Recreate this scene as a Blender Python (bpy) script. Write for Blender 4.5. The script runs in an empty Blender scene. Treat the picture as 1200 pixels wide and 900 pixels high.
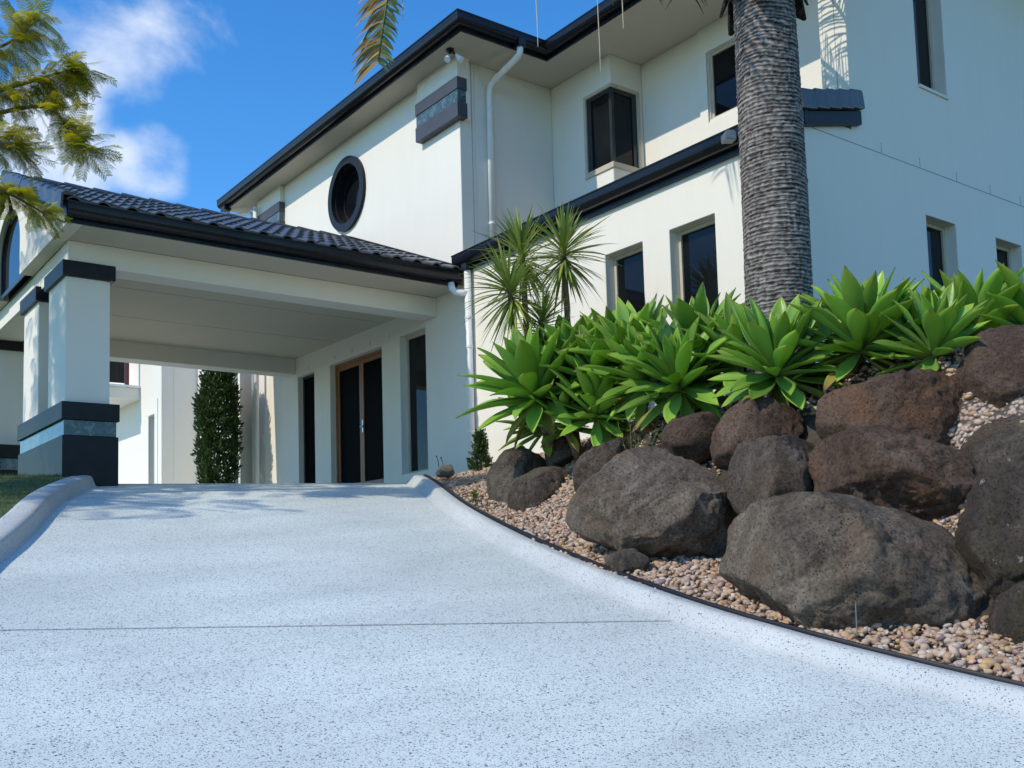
import bpy, bmesh, math, random
import numpy as np
from mathutils import Vector, Matrix, noise

random.seed(7)
rng = np.random.default_rng(7)
scene = bpy.context.scene
C = bpy.context.collection
R = math.radians

# ------------------------------------------------------------------ camera
cam_data = bpy.data.cameras.new("camera")
cam_data.sensor_width = 36.0
cam_data.lens = 36.0
cam_data.shift_y = 110.0 / 1200.0
cam_data.clip_start = 0.05
cam_data.clip_end = 3000.0
cam = bpy.data.objects.new("camera", cam_data)
C.objects.link(cam)
cam.matrix_world = (Matrix.Rotation(R(-37.114), 4, 'Z') @ Matrix.Rotation(R(90 + 4.7315), 4, 'X')
                    @ Matrix.Rotation(R(-1.6025), 4, 'Z'))
scene.camera = cam

# ------------------------------------------------------------------ light
SUN = Vector((1.13, -0.06, -1.0)).normalized()          # direction the light travels
TO_SUN = -SUN
sun_el = math.asin(TO_SUN.z)
sun_rot = math.atan2(TO_SUN.x, TO_SUN.y)                # clockwise from +Y
world = bpy.data.worlds.new("World")
scene.world = world
world.use_nodes = True
wt = world.node_tree
wt.nodes.clear()


def wn(kind, **kw):
    n = wt.nodes.new(kind)
    for k, v in kw.items():
        setattr(n, k, v)
    return n


def wl(a, b):
    wt.links.new(a, b)


sky = wn('ShaderNodeTexSky', sky_type='NISHITA')
sky.sun_disc = False
sky.sun_elevation = sun_el
sky.sun_rotation = sun_rot
sky.air_density = 1.0
sky.dust_density = 0.1
sky.ozone_density = 2.0
sky.altitude = 50
hsv = wn('ShaderNodeHueSaturation')
hsv.inputs['Saturation'].default_value = 1.32
wl(sky.outputs[0], hsv.inputs['Color'])
tint = wn('ShaderNodeMix', data_type='RGBA', blend_type='MULTIPLY')
tint.inputs['Factor'].default_value = 1.0
tint.inputs['B'].default_value = (0.80, 1.03, 1.17, 1)
wl(hsv.outputs[0], tint.inputs['A'])
tc = wn('ShaderNodeTexCoord')
sep = wn('ShaderNodeSeparateXYZ')
wl(tc.outputs['Generated'], sep.inputs[0])
# clouds: broken cumulus everywhere, drawn on a flat layer above the scene
zc = wn('ShaderNodeMath', operation='MAXIMUM'); zc.inputs[1].default_value = 0.06
wl(sep.outputs['Z'], zc.inputs[0])
dv = wn('ShaderNodeVectorMath', operation='DIVIDE')
cz = wn('ShaderNodeCombineXYZ')
for i in range(3):
    wl(zc.outputs[0], cz.inputs[i])
wl(tc.outputs['Generated'], dv.inputs[0]); wl(cz.outputs[0], dv.inputs[1])
n1 = wn('ShaderNodeTexNoise'); n1.inputs['Scale'].default_value = 7.0; n1.inputs['Detail'].default_value = 9
n1.inputs['Roughness'].default_value = 0.58; n1.inputs['Distortion'].default_value = 0.35
wl(tc.outputs['Generated'], n1.inputs['Vector'])
total = None
# where the cloud bank thickens (low in the north) and its stray banks
BANKS = [((0.195, 0.873, 0.447), 0.992, 0.9998, 0.15), ((0.28, 0.865, 0.413), 0.992, 0.9995, 0.15),
         ((0.20, 0.913, 0.352), 0.9965, 0.9997, 0.33), ((0.285, 0.887, 0.362), 0.9990, 0.9999, 0.24),
         ((-0.45, 0.80, 0.40), 0.90, 0.99, 0.25), ((-0.8, -0.3, 0.5), 0.90, 0.99, 0.22),
         ((0.3, -0.85, 0.45), 0.90, 0.99, 0.22), ((0.8, -0.2, 0.5), 0.90, 0.99, 0.2)]
for d, a, b, amt in BANKS:
    dd = Vector(d).normalized()
    dot = wn('ShaderNodeVectorMath', operation='DOT_PRODUCT')
    dot.inputs[1].default_value = dd
    wl(tc.outputs['Generated'], dot.inputs[0])
    mr = wn('ShaderNodeMapRange', interpolation_type='SMOOTHSTEP')
    mr.inputs['From Min'].default_value = a
    mr.inputs['From Max'].default_value = b
    mr.inputs['To Max'].default_value = amt
    wl(dot.outputs['Value'], mr.inputs['Value'])
    if total is None:
        total = mr.outputs[0]
    else:
        ad = wn('ShaderNodeMath', operation='ADD')
        wl(total, ad.inputs[0]); wl(mr.outputs[0], ad.inputs[1])
        total = ad.outputs[0]
ad = wn('ShaderNodeMath', operation='ADD')
wl(total, ad.inputs[0]); wl(n1.outputs['Fac'], ad.inputs[1])
mr = wn('ShaderNodeMapRange', interpolation_type='SMOOTHSTEP')
mr.inputs['From Min'].default_value = 0.64
mr.inputs['From Max'].default_value = 0.98
mr.inputs['To Max'].default_value = 0.80
wl(ad.outputs[0], mr.inputs['Value'])
cmix = wn('ShaderNodeMix', data_type='RGBA')
cmix.inputs['B'].default_value = (4.6, 5.0, 5.6, 1)
wl(mr.outputs[0], cmix.inputs['Factor'])
wl(tint.outputs['Result'], cmix.inputs['A'])
bg = wn('ShaderNodeBackground')
bg.inputs['Strength'].default_value = 0.148
wo = wn('ShaderNodeOutputWorld')
wl(cmix.outputs['Result'], bg.inputs['Color'])
wl(bg.outputs[0], wo.inputs['Surface'])

sun_data = bpy.data.lights.new("sun", 'SUN')
sun_data.energy = 2.52
sun_data.angle = R(0.53)
sun_data.color = (1.0, 0.91, 0.76)
sun_obj = bpy.data.objects.new("sun", sun_data)
C.objects.link(sun_obj)
sun_obj.rotation_euler = SUN.to_track_quat('-Z', 'Y').to_euler()
sun_obj.location = (-10, 2, 14)

vs = scene.view_settings
vs.view_transform = 'Standard'
vs.look = 'None'
vs.exposure = 0.44
vs.gamma = 1.0
vs.use_curve_mapping = False
scene.cycles.use_denoising = True
scene.cycles.max_bounces = 8
scene.cycles.transparent_max_bounces = 16


# ------------------------------------------------------------------ materials
class NT:
    """small helper round a material's node tree"""
    def __init__(self, name):
        self.m = bpy.data.materials.new(name)
        self.m.use_nodes = True
        self.t = self.m.node_tree
        self.b = self.t.nodes['Principled BSDF']
        self.out = self.t.nodes['Material Output']

    def n(self, kind, **kw):
        nd = self.t.nodes.new(kind)
        ins = kw.pop('ins', {})
        for k, v in kw.items():
            setattr(nd, k, v)
        for k, v in ins.items():
            nd.inputs[k].default_value = v
        return nd

    def l(self, a, b):
        self.t.links.new(a, b)

    def coord(self, kind='Object'):
        return self.n('ShaderNodeTexCoord').outputs[kind]

    def noise(self, scale, detail=4, rough=0.55, vec=None, dist=0.0):
        nd = self.n('ShaderNodeTexNoise', ins={'Scale': scale, 'Detail': detail, 'Roughness': rough, 'Distortion': dist})
        if vec is not None:
            self.l(vec, nd.inputs['Vector'])
        return nd.outputs['Fac']

    def voro(self, scale, vec=None, feature='F1', out='Distance'):
        nd = self.n('ShaderNodeTexVoronoi', feature=feature, ins={'Scale': scale})
        if vec is not None:
            self.l(vec, nd.inputs['Vector'])
        return nd.outputs[out]

    def ramp(self, fac, stops):
        nd = self.n('ShaderNodeValToRGB')
        cr = nd.color_ramp
        while len(cr.elements) < len(stops):
            cr.elements.new(0.5)
        for e, (p, c) in zip(cr.elements, stops):
            e.position = p
            e.color = c if len(c) == 4 else (*c, 1)
        self.l(fac, nd.inputs[0])
        return nd.outputs['Color']

    def math(self, op, a, b=None, clamp=False):
        nd = self.n('ShaderNodeMath', operation=op, use_clamp=clamp)
        for i, v in enumerate((a, b)):
            if v is None:
                continue
            if isinstance(v, (int, float)):
                nd.inputs[i].default_value = v
            else:
                self.l(v, nd.inputs[i])
        return nd.outputs[0]

    def mix(self, fac, a, b, blend='MIX'):
        nd = self.n('ShaderNodeMix', data_type='RGBA', blend_type=blend)
        for key, v in (('Factor', fac), ('A', a), ('B', b)):
            s = [i for i in nd.inputs if i.name == key and (i.type == 'RGBA' or (key == 'Factor' and i.type == 'VALUE'))][0]
            if isinstance(v, (int, float)):
                s.default_value = v
            elif isinstance(v, tuple):
                s.default_value = v if len(v) == 4 else (*v, 1)
            else:
                self.l(v, s)
        return [o for o in nd.outputs if o.type == 'RGBA'][0]

    def bump(self, h, strength=0.3, dist=0.01, prev=None):
        nd = self.n('ShaderNodeBump', ins={'Strength': strength, 'Distance': dist})
        self.l(h, nd.inputs['Height'])
        if prev is not None:
            self.l(prev, nd.inputs['Normal'])
        self.l(nd.outputs[0], self.b.inputs['Normal'])
        return nd.outputs[0]

    def set(self, color=None, rough=None, metal=None, spec=None, ior=None):
        for key, v in (('Base Color', color), ('Roughness', rough), ('Metallic', metal), ('Specular IOR Level', spec), ('IOR', ior)):
            if v is None:
                continue
            if isinstance(v, (int, float)):
                self.b.inputs[key].default_value = v
            elif isinstance(v, tuple):
                self.b.inputs[key].default_value = v if len(v) == 4 else (*v, 1)
            else:
                self.l(v, self.b.inputs[key])
        return self


M = {}


def plain(name, col, rough=0.5, metal=0.0, var=0.08, bump=0.0, scale=6.0, spec=0.5):
    k = NT(name)
    co = k.coord()
    f = k.noise(scale, 5, 0.6, co)
    lo = tuple(c * (1 - var) for c in col)
    hi = tuple(min(1, c * (1 + var)) for c in col)
    k.set(color=k.ramp(f, [(0.3, lo), (0.7, hi)]), rough=rough, metal=metal, spec=spec)
    if bump:
        k.bump(k.noise(scale * 25, 4, 0.6, co), bump, 0.004)
    M[name] = k.m
    return k.m


def make_wall(name, col):
    k = NT(name)
    co = k.coord()
    big = k.noise(0.7, 6, 0.6, co)
    st = k.n('ShaderNodeMapping', ins={'Scale': (3.0, 3.0, 0.35)})
    k.l(co, st.inputs[0])
    streak = k.noise(2.2, 5, 0.65, st.outputs[0])
    c1 = k.ramp(big, [(0.25, tuple(c * 0.965 for c in col)), (0.75, col)])
    c2 = k.ramp(streak, [(0.28, (0.90, 0.89, 0.87)), (0.55, (1, 1, 1))])
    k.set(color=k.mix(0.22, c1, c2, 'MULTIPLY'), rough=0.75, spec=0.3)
    b = k.bump(k.noise(140, 3, 0.6, co), 0.18, 0.004)
    k.bump(k.noise(6, 3, 0.5, co), 0.10, 0.02, b)
    M[name] = k.m


make_wall('wall', (0.80, 0.748, 0.645))
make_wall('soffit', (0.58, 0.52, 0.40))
plain('charcoal', (0.014, 0.0145, 0.016), 0.45, var=0.25, spec=0.25)
plain('gutter', (0.008, 0.009, 0.011), 0.26, var=0.3, scale=3, spec=0.32)
plain('band_paint', (0.055, 0.056, 0.066), 0.5, var=0.15, bump=0.15)
plain('pipe', (0.78, 0.77, 0.73), 0.35, var=0.04)
plain('frame_tan', (0.52, 0.45, 0.34), 0.45, var=0.08)
plain('frame_dark', (0.02, 0.022, 0.025), 0.35, var=0.2)
plain('metal', (0.55, 0.56, 0.58), 0.3, metal=0.9)
plain('lamp_glass', (0.75, 0.76, 0.78), 0.12, var=0.05)
plain('black_plastic', (0.012, 0.012, 0.014), 0.4, var=0.3)
plain('grey_plastic', (0.13, 0.16, 0.19), 0.35)
plain('red_post', (0.16, 0.03, 0.025), 0.4)
plain('joint', (0.30, 0.32, 0.34), 0.8)
plain('joint_dark', (0.10, 0.11, 0.12), 0.9)
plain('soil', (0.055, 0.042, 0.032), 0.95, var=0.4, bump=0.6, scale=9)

k = NT('glass_dark')        # tinted panes with dark rooms behind
co = k.coord()
k.set(color=k.ramp(k.noise(1.1, 3, 0.5, co), [(0.35, (0.004, 0.005, 0.006)), (0.75, (0.012, 0.014, 0.017))]), rough=0.03, spec=0.22)
k.bump(k.noise(1.6, 2, 0.4, co), 0.02, 0.02)
M['glass'] = k.m

k = NT('glass_screen')      # security screens on the entry: no clear mirror image
co = k.coord()
k.set(color=(0.003, 0.003, 0.003), rough=0.5, spec=0.02)
k.bump(k.noise(400, 2, 0.5, co), 0.2, 0.002)
M['screen'] = k.m

k = NT('glass_green')       # green marble-look glass bands
co = k.coord()
v = k.noise(9, 8, 0.7, co, 1.6)
k.set(color=k.ramp(v, [(0.35, (0.035, 0.06, 0.06)), (0.52, (0.06, 0.095, 0.095)), (0.60, (0.15, 0.21, 0.20)), (0.64, (0.075, 0.11, 0.11))]), rough=0.12)
k.bump(k.noise(30, 3, 0.6, co), 0.15, 0.01)
M['green'] = k.m

k = NT('timber')
co = k.coord()
mp = k.n('ShaderNodeMapping', ins={'Scale': (9, 9, 0.8)})
k.l(co, mp.inputs[0])
k.set(color=k.ramp(k.noise(6, 6, 0.6, mp.outputs[0]), [(0.3, (0.16, 0.06, 0.02)), (0.7, (0.33, 0.14, 0.055))]), rough=0.4)
M['timber'] = k.m

k = NT('roof_tile')
co = k.coord()
rnd = k.n('ShaderNodeObjectInfo').outputs['Random']
c = k.ramp(k.noise(9, 6, 0.65, co), [(0.3, (0.055, 0.062, 0.072)), (0.7, (0.105, 0.115, 0.128))])
c = k.mix(0.5, c, k.ramp(rnd, [(0, (0.6, 0.6, 0.62)), (1, (1.0, 1.0, 1.0))]), 'MULTIPLY')
k.set(color=c, rough=0.36)
k.bump(k.noise(90, 4, 0.6, co), 0.25, 0.004)
M['tile'] = k.m

# driveway: pale blue-white sealed concrete with dark flakes broadcast in it
def make_drive(name, base_lo, base_hi, dens=0.0):
    base_lo = tuple(c * 0.95 for c in base_lo)
    k = NT(name)
    co = k.coord()
    big = k.noise(0.55, 6, 0.6, co)
    mp = k.n('ShaderNodeMapping', ins={'Scale': (0.35, 1.5, 1), 'Rotation': (0, 0, R(26))})
    k.l(co, mp.inputs[0])
    roll = k.noise(1.1, 5, 0.6, mp.outputs[0])
    c = k.ramp(k.math('ADD', k.math('MULTIPLY', big, 0.5), k.math('MULTIPLY', roll, 0.5)), [(0.36, base_lo), (0.62, base_hi)])
    fine = k.noise(55, 3, 0.7, co)
    c = k.mix(0.35, c, k.ramp(fine, [(0.3, (0.80, 0.82, 0.86)), (0.6, (1, 1, 1))]), 'MULTIPLY')
    warp = k.n('ShaderNodeTexNoise', ins={'Scale': 120.0, 'Detail': 2.0})
    k.l(co, warp.inputs['Vector'])
    wv = k.n('ShaderNodeVectorMath', operation='MULTIPLY_ADD')
    wv.inputs[1].default_value = (0.012, 0.012, 0.012)
    k.l(warp.outputs['Color'], wv.inputs[0]); k.l(co, wv.inputs[2])
    spots = []
    for sc, thr, keep in ((52, 0.30, 0.60), (88, 0.36, 0.43), (150, 0.43, 0.36)):
        vo = k.n('ShaderNodeTexVoronoi', feature='F1', ins={'Scale': float(sc)})
        k.l(wv.outputs[0], vo.inputs['Vector'])
        sp = k.n('ShaderNodeSeparateColor')
        k.l(vo.outputs['Color'], sp.inputs[0])
        size = k.math('MULTIPLY', sp.outputs[1], thr)
        on = k.math('LESS_THAN', vo.outputs['Distance'], k.math('ADD', size, 0.06))
        pick = k.math('GREATER_THAN', sp.outputs[0], keep + dens)
        spots.append((k.math('MULTIPLY', on, pick), sp.outputs[2]))
    for s, tone in spots:
        c = k.mix(k.math('MULTIPLY', s, 0.88), c, k.ramp(tone, [(0.0, (0.020, 0.024, 0.032)), (0.55, (0.07, 0.085, 0.105)), (1.0, (0.24, 0.28, 0.33))]))
    k.set(color=c, rough=k.ramp(big, [(0.3, (0.42,) * 3), (0.7, (0.58,) * 3)]), spec=0.4)
    b = k.bump(k.noise(220, 3, 0.6, co), 0.22, 0.004)
    k.bump(k.noise(3.5, 4, 0.6, co), 0.10, 0.02, b)
    M[name] = k.m


make_drive('drive', (0.63, 0.675, 0.635), (0.775, 0.825, 0.77))
make_drive('kerb', (0.50, 0.51, 0.49), (0.60, 0.605, 0.58), 0.30)


def make_rock(name, dark, mid, light, rust, lichen=0.0):
    k = NT(name)
    co = k.coord()
    inf = k.n('ShaderNodeObjectInfo')
    off = k.n('ShaderNodeVectorMath', operation='ADD')
    k.l(co, off.inputs[0])
    sc = k.n('ShaderNodeVectorMath', operation='SCALE')
    k.l(inf.outputs['Location'], sc.inputs[0]); sc.inputs['Scale'].default_value = 1.7
    k.l(sc.outputs[0], off.inputs[1])
    v = off.outputs[0]
    c = k.ramp(k.noise(3.2, 8, 0.68, v, 0.4), [(0.28, dark), (0.5, mid), (0.74, light)])
    c = k.mix(k.ramp(k.noise(1.7, 5, 0.6, v, 0.8), [(0.48, (0, 0, 0)), (0.68, (0.75,) * 3)]), c, rust)
    c = k.mix(0.85, c, k.ramp(k.noise(46, 6, 0.75, v), [(0.30, (0.25, 0.24, 0.23)), (0.5, (1, 1, 1)), (0.70, (1.7, 1.62, 1.55))]), 'MULTIPLY')
    pit = k.voro(42, v)
    pn = k.noise(6, 4, 0.6, v)
    c = k.mix(k.math('MULTIPLY', k.math('LESS_THAN', pit, k.math('MULTIPLY', pn, 0.42)), 0.75), c, (0.012, 0.010, 0.009))
    gr = k.ramp(k.voro(120, v), [(0.08, (1, 1, 1)), (0.14, (0, 0, 0))])
    c = k.mix(k.math('MULTIPLY', gr, 0.35), c, (0.30, 0.27, 0.24))
    if lichen:
        lm = k.ramp(k.noise(15, 5, 0.65, v), [(0.74 - lichen, (0, 0, 0)), (0.77 - lichen, (1, 1, 1))])
        c = k.mix(k.math('MULTIPLY', lm, 0.8), c, (0.36, 0.35, 0.30))
    k.set(color=c, rough=0.86, spec=0.25)
    b = k.bump(k.noise(9, 12, 0.78, v), 1.0, 0.075)
    b = k.bump(pit, 0.5, 0.012, b)
    k.bump(k.noise(70, 6, 0.75, v), 0.9, 0.012, b)
    M[name] = k.m


make_rock('basalt', (0.070, 0.054, 0.042), (0.20, 0.158, 0.118), (0.35, 0.285, 0.22), (0.20, 0.130, 0.085))
make_rock('basalt_brown', (0.045, 0.030, 0.022), (0.135, 0.088, 0.062), (0.25, 0.175, 0.125), (0.20, 0.10, 0.052))
make_rock('basalt_dark', (0.045, 0.038, 0.032), (0.13, 0.105, 0.084), (0.24, 0.20, 0.16), (0.12, 0.08, 0.05))
make_rock('basalt_lichen', (0.03, 0.026, 0.022), (0.085, 0.068, 0.054), (0.15, 0.12, 0.09), (0.08, 0.07, 0.04), 0.10)
make_rock('pale_stone', (0.16, 0.14, 0.11), (0.30, 0.27, 0.21), (0.42, 0.38, 0.31), (0.30, 0.24, 0.16))

k = NT('pebbles')
g = k.n('ShaderNodeNewGeometry').outputs['Random Per Island']
c = k.ramp(g, [(0.0, (0.30, 0.18, 0.11)), (0.12, (0.44, 0.30, 0.20)), (0.25, (0.50, 0.36, 0.27)), (0.38, (0.40, 0.23, 0.12)), (0.5, (0.56, 0.44, 0.34)),
               (0.6, (0.30, 0.21, 0.18)), (0.7, (0.52, 0.33, 0.15)), (0.8, (0.38, 0.28, 0.26)), (0.9, (0.62, 0.54, 0.44)), (1.0, (0.20, 0.145, 0.125))])
co = k.coord()
c = k.mix(0.45, c, k.ramp(k.noise(60, 5, 0.65, co), [(0.3, (0.72, 0.68, 0.64)), (0.65, (1.05, 1.03, 1.0))]), 'MULTIPLY')
k.set(color=c, rough=0.62, spec=0.35)
k.bump(k.noise(150, 3, 0.6, co), 0.3, 0.004)
M['pebbles'] = k.m

k = NT('pebble_ground')
co = k.coord()
vo = k.n('ShaderNodeTexVoronoi', feature='F1', ins={'Scale': 30.0})
k.l(co, vo.inputs['Vector'])
sp = k.n('ShaderNodeSeparateColor'); k.l(vo.outputs['Color'], sp.inputs[0])
c = k.ramp(sp.outputs[0], [(0.0, (0.22, 0.15, 0.11)), (0.3, (0.42, 0.32, 0.25)), (0.6, (0.33, 0.24, 0.19)), (1.0, (0.50, 0.42, 0.36))])
k.set(color=k.mix(k.ramp(vo.outputs['Distance'], [(0.3, (0, 0, 0)), (0.6, (1, 1, 1))]), c, (0.06, 0.045, 0.035)), rough=0.8)
k.bump(vo.outputs['Distance'], -0.8, 0.03)
M['pebble_ground'] = k.m


def make_leaf(name, stops, trans=0.3, rough=0.42, tcol=(0.28, 0.42, 0.04), axis='X', bump_scale=30, rnd=0.25, spec=0.4):
    """stops: colours along the leaf (object X or generated), translucent for back light"""
    k = NT(name)
    co = k.coord('Generated' if axis == 'G' else 'Object')
    s = k.n('ShaderNodeSeparateXYZ'); k.l(co, s.inputs[0])
    isl = k.n('ShaderNodeNewGeometry').outputs['Random Per Island']
    inf = k.n('ShaderNodeObjectInfo').outputs['Random']
    r = k.math('FRACT', k.math('ADD', isl, inf))
    f = s.outputs[0] if axis == 'X' else r
    c = k.ramp(f, stops)
    c = k.mix(1.0, c, k.ramp(r, [(0.0, (1 - rnd,) * 3), (1.0, (1 + rnd * 0.5,) * 3)]), 'MULTIPLY')
    c = k.mix(0.4, c, k.ramp(k.noise(bump_scale * 0.3, 4, 0.6, k.coord()), [(0.3, (0.75, 0.78, 0.7)), (0.7, (1.08, 1.05, 1.0))]), 'MULTIPLY')
    k.set(color=c, rough=rough, spec=spec)
    k.bump(k.noise(bump_scale, 3, 0.5, k.coord()), 0.12, 0.01)
    tr = k.n('ShaderNodeBsdfTranslucent')
    k.l(k.mix(0.75, c, tcol), tr.inputs['Color'])
    mx = k.n('ShaderNodeMixShader')
    mx.inputs[0].default_value = trans
    k.l(k.b.outputs[0], mx.inputs[1]); k.l(tr.outputs[0], mx.inputs[2])
    k.l(mx.outputs[0], k.out.inputs['Surface'])
    M[name] = k.m


make_leaf('agave', [(0.0, (0.30, 0.40, 0.12)), (0.25, (0.235, 0.41, 0.09)), (0.7, (0.25, 0.46, 0.075)), (0.93, (0.36, 0.52, 0.07)), (1.0, (0.26, 0.19, 0.06))], 0.32, 0.34, (0.50, 0.80, 0.05), 'X', 14, 0.42)
make_leaf('agave_old', [(0.0, (0.28, 0.30, 0.09)), (0.4, (0.30, 0.33, 0.07)), (0.75, (0.34, 0.30, 0.07)), (0.92, (0.28, 0.17, 0.06)), (1.0, (0.14, 0.08, 0.04))], 0.25, 0.5, (0.55, 0.5, 0.06), 'X', 20, 0.4)
make_leaf('yucca', [(0.0, (0.15, 0.22, 0.05)), (0.5, (0.24, 0.32, 0.07)), (1.0, (0.36, 0.40, 0.09))], 0.22, 0.4, (0.3, 0.42, 0.06), 'R', 20, 0.35)
make_leaf('tree_leaf', [(0.0, (0.07, 0.11, 0.010)), (0.5, (0.16, 0.18, 0.010)), (1.0, (0.26, 0.25, 0.012))], 0.50, 0.6, (0.66, 0.62, 0.012), 'R', 40, 0.35)
make_leaf('conifer', [(0.0, (0.022, 0.045, 0.012)), (0.5, (0.038, 0.075, 0.018)), (1.0, (0.06, 0.105, 0.025))], 0.15, 0.55, (0.12, 0.22, 0.03), 'R', 40, 0.4)
make_leaf('palm_leaf', [(0.0, (0.055, 0.095, 0.025)), (0.6, (0.085, 0.125, 0.03)), (1.0, (0.13, 0.15, 0.035))], 0.25, 0.45, (0.25, 0.3, 0.05), 'R', 20, 0.3)
make_leaf('palm_dry', [(0.0, (0.26, 0.12, 0.03)), (0.5, (0.40, 0.22, 0.05)), (1.0, (0.42, 0.30, 0.10))], 0.25, 0.6, (0.5, 0.28, 0.06), 'R', 20, 0.3)
make_leaf('grass', [(0.0, (0.035, 0.07, 0.016)), (0.5, (0.06, 0.105, 0.022)), (1.0, (0.10, 0.13, 0.035))], 0.25, 0.6, (0.2, 0.3, 0.04), 'R', 20, 0.4)
make_leaf('weed', [(0.0, (0.08, 0.13, 0.02)), (0.6, (0.16, 0.22, 0.03)), (1.0, (0.30, 0.30, 0.08))], 0.3, 0.5, (0.3, 0.4, 0.05), 'R', 20, 0.3)

k = NT('palm_trunk')
co = k.coord()
mp = k.n('ShaderNodeMapping', ins={'Scale': (2.0, 2.0, 11.0)})
k.l(co, mp.inputs[0])
a = k.noise(3.0, 8, 0.72, mp.outputs[0], 0.5)
att = k.n('ShaderNodeAttribute', attribute_name='ridge')
f = k.math('ADD', k.math('MULTIPLY', a, 0.62), k.math('MULTIPLY', att.outputs['Fac'], 0.40))
c = k.ramp(f, [(0.28, (0.024, 0.019, 0.016)), (0.42, (0.12, 0.10, 0.088)), (0.58, (0.25, 0.222, 0.20)), (0.80, (0.48, 0.45, 0.425))])
k.set(color=c, rough=0.9, spec=0.15)
b = k.bump(a, 0.9, 0.02)
k.bump(k.noise(60, 5, 0.7, co), 0.7, 0.008, b)
M['palm_trunk'] = k.m
plain('bark', (0.10, 0.075, 0.06), 0.9, var=0.45, bump=0.7, scale=14)
plain('stem_brown', (0.16, 0.105, 0.065), 0.85, var=0.4, bump=0.6, scale=30)
plain('fibre', (0.50, 0.42, 0.30), 0.8, var=0.2)
plain('grass_ground', (0.055, 0.085, 0.022), 0.95, var=0.45, bump=0.8, scale=5)
plain('pod', (0.02, 0.014, 0.01), 0.6, var=0.3)


# ------------------------------------------------------------------ geometry helpers
class MB:
    """collects vertices and faces; build() links them as ONE mesh object"""
    def __init__(self):
        self.v = []
        self.f = []

    def add(self, vs, fs):
        o = len(self.v)
        self.v.extend([tuple(p) for p in vs])
        self.f.extend([tuple(i + o for i in q) for q in fs])
        return self

    def box(self, x0, x1, y0, y1, z0, z1):
        vs = [(x, y, z) for z in (z0, z1) for y in (y0, y1) for x in (x0, x1)]
        return self.add(vs, [(0, 2, 3, 1), (4, 5, 7, 6), (0, 1, 5, 4), (2, 6, 7, 3), (0, 4, 6, 2), (1, 3, 7, 5)])

    def prism(self, pts, d):
        """closed outline pts (3-D) pushed along vector d"""
        n = len(pts)
        d = Vector(d)
        vs = [Vector(p) for p in pts] + [Vector(p) + d for p in pts]
        fs = [tuple(range(n - 1, -1, -1)), tuple(range(n, 2 * n))]
        fs += [(i, (i + 1) % n, n + (i + 1) % n, n + i) for i in range(n)]
        return self.add(vs, fs)

    def tube(self, pts, rad, seg=10, caps=True):
        pts = [Vector(p) for p in pts]
        n = len(pts)
        rads = rad if isinstance(rad, (list, tuple)) else [rad] * n
        t0 = (pts[1] - pts[0]).normalized()
        up = Vector((0, 0, 1)) if abs(t0.z) < 0.9 else Vector((1, 0, 0))
        a = t0.cross(up).normalized()
        vs = []
        for i in range(n):
            t = (pts[min(i + 1, n - 1)] - pts[max(i - 1, 0)])
            t = t.normalized() if t.length > 1e-9 else t0
            a = (a - t * a.dot(t)).normalized()
            b = t.cross(a)
            for j in range(seg):
                w = 2 * math.pi * j / seg
                vs.append(pts[i] + (a * math.cos(w) + b * math.sin(w)) * rads[i])
        fs = []
        for i in range(n - 1):
            for j in range(seg):
                k2 = (j + 1) % seg
                fs.append((i * seg + j, i * seg + k2, (i + 1) * seg + k2, (i + 1) * seg + j))
        if caps:
            fs.append(tuple(range(seg - 1, -1, -1)))
            fs.append(tuple((n - 1) * seg + j for j in range(seg)))
        return self.add(vs, fs)

    def mesh(self, name, mat, smooth=False, bevel=0.0, recalc=True):
        me = bpy.data.meshes.new(name)
        me.from_pydata(self.v, [], self.f)
        me.validate()
        if recalc or bevel:
            bm = bmesh.new()
            bm.from_mesh(me)
            if recalc:
                bmesh.ops.recalc_face_normals(bm, faces=bm.faces)
            if bevel:
                bmesh.ops.bevel(bm, geom=[e for e in bm.edges if e.is_manifold and e.calc_face_angle(0) > 0.6], offset=bevel,
                                segments=2, profile=0.6, affect='EDGES', clamp_overlap=True)
            bm.to_mesh(me)
            bm.free()
        if smooth:
            me.shade_smooth()
        if mat:
            me.materials.append(M[mat])
        return me

    def build(self, name, mat, parent=None, smooth=False, bevel=0.0, recalc=True):
        return link(name, self.mesh(name, mat, smooth, bevel, recalc), parent)


def link(name, me, parent=None):
    o = bpy.data.objects.new(name, me)
    C.objects.link(o)
    if parent is not None:
        o.parent = parent
        if parent.type == 'EMPTY' and parent.parent is None:
            o.matrix_parent_inverse = Matrix.LocRotScale(parent.location, parent.rotation_euler, parent.scale).inverted()
    return o


def np_mesh(name, v, f, mat, smooth=True):
    """v (n,3) f (m,k) numpy arrays"""
    me = bpy.data.meshes.new(name)
    v = np.asarray(v, np.float32)
    f = np.asarray(f, np.int32)
    me.vertices.add(len(v))
    me.vertices.foreach_set('co', v.ravel())
    k = f.shape[1]
    me.loops.add(f.size)
    me.loops.foreach_set('vertex_index', f.ravel())
    me.polygons.add(len(f))
    me.polygons.foreach_set('loop_start', np.arange(0, f.size, k, dtype=np.int32))
    me.polygons.foreach_set('loop_total', np.full(len(f), k, np.int32))
    me.update(calc_edges=True)
    me.validate()
    if smooth:
        me.shade_smooth()
    me.materials.append(M[mat])
    return me


def tag(o, label=None, cat=None, group=None, kind=None):
    for kk, vv in (('label', label), ('category', cat), ('group', group), ('kind', kind)):
        if vv:
            o[kk] = vv
    return o


def empty(name, loc=(0, 0, 0)):
    o = bpy.data.objects.new(name, None)
    o.empty_display_size = 0.2
    C.objects.link(o)
    o.location = loc
    return o


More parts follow.
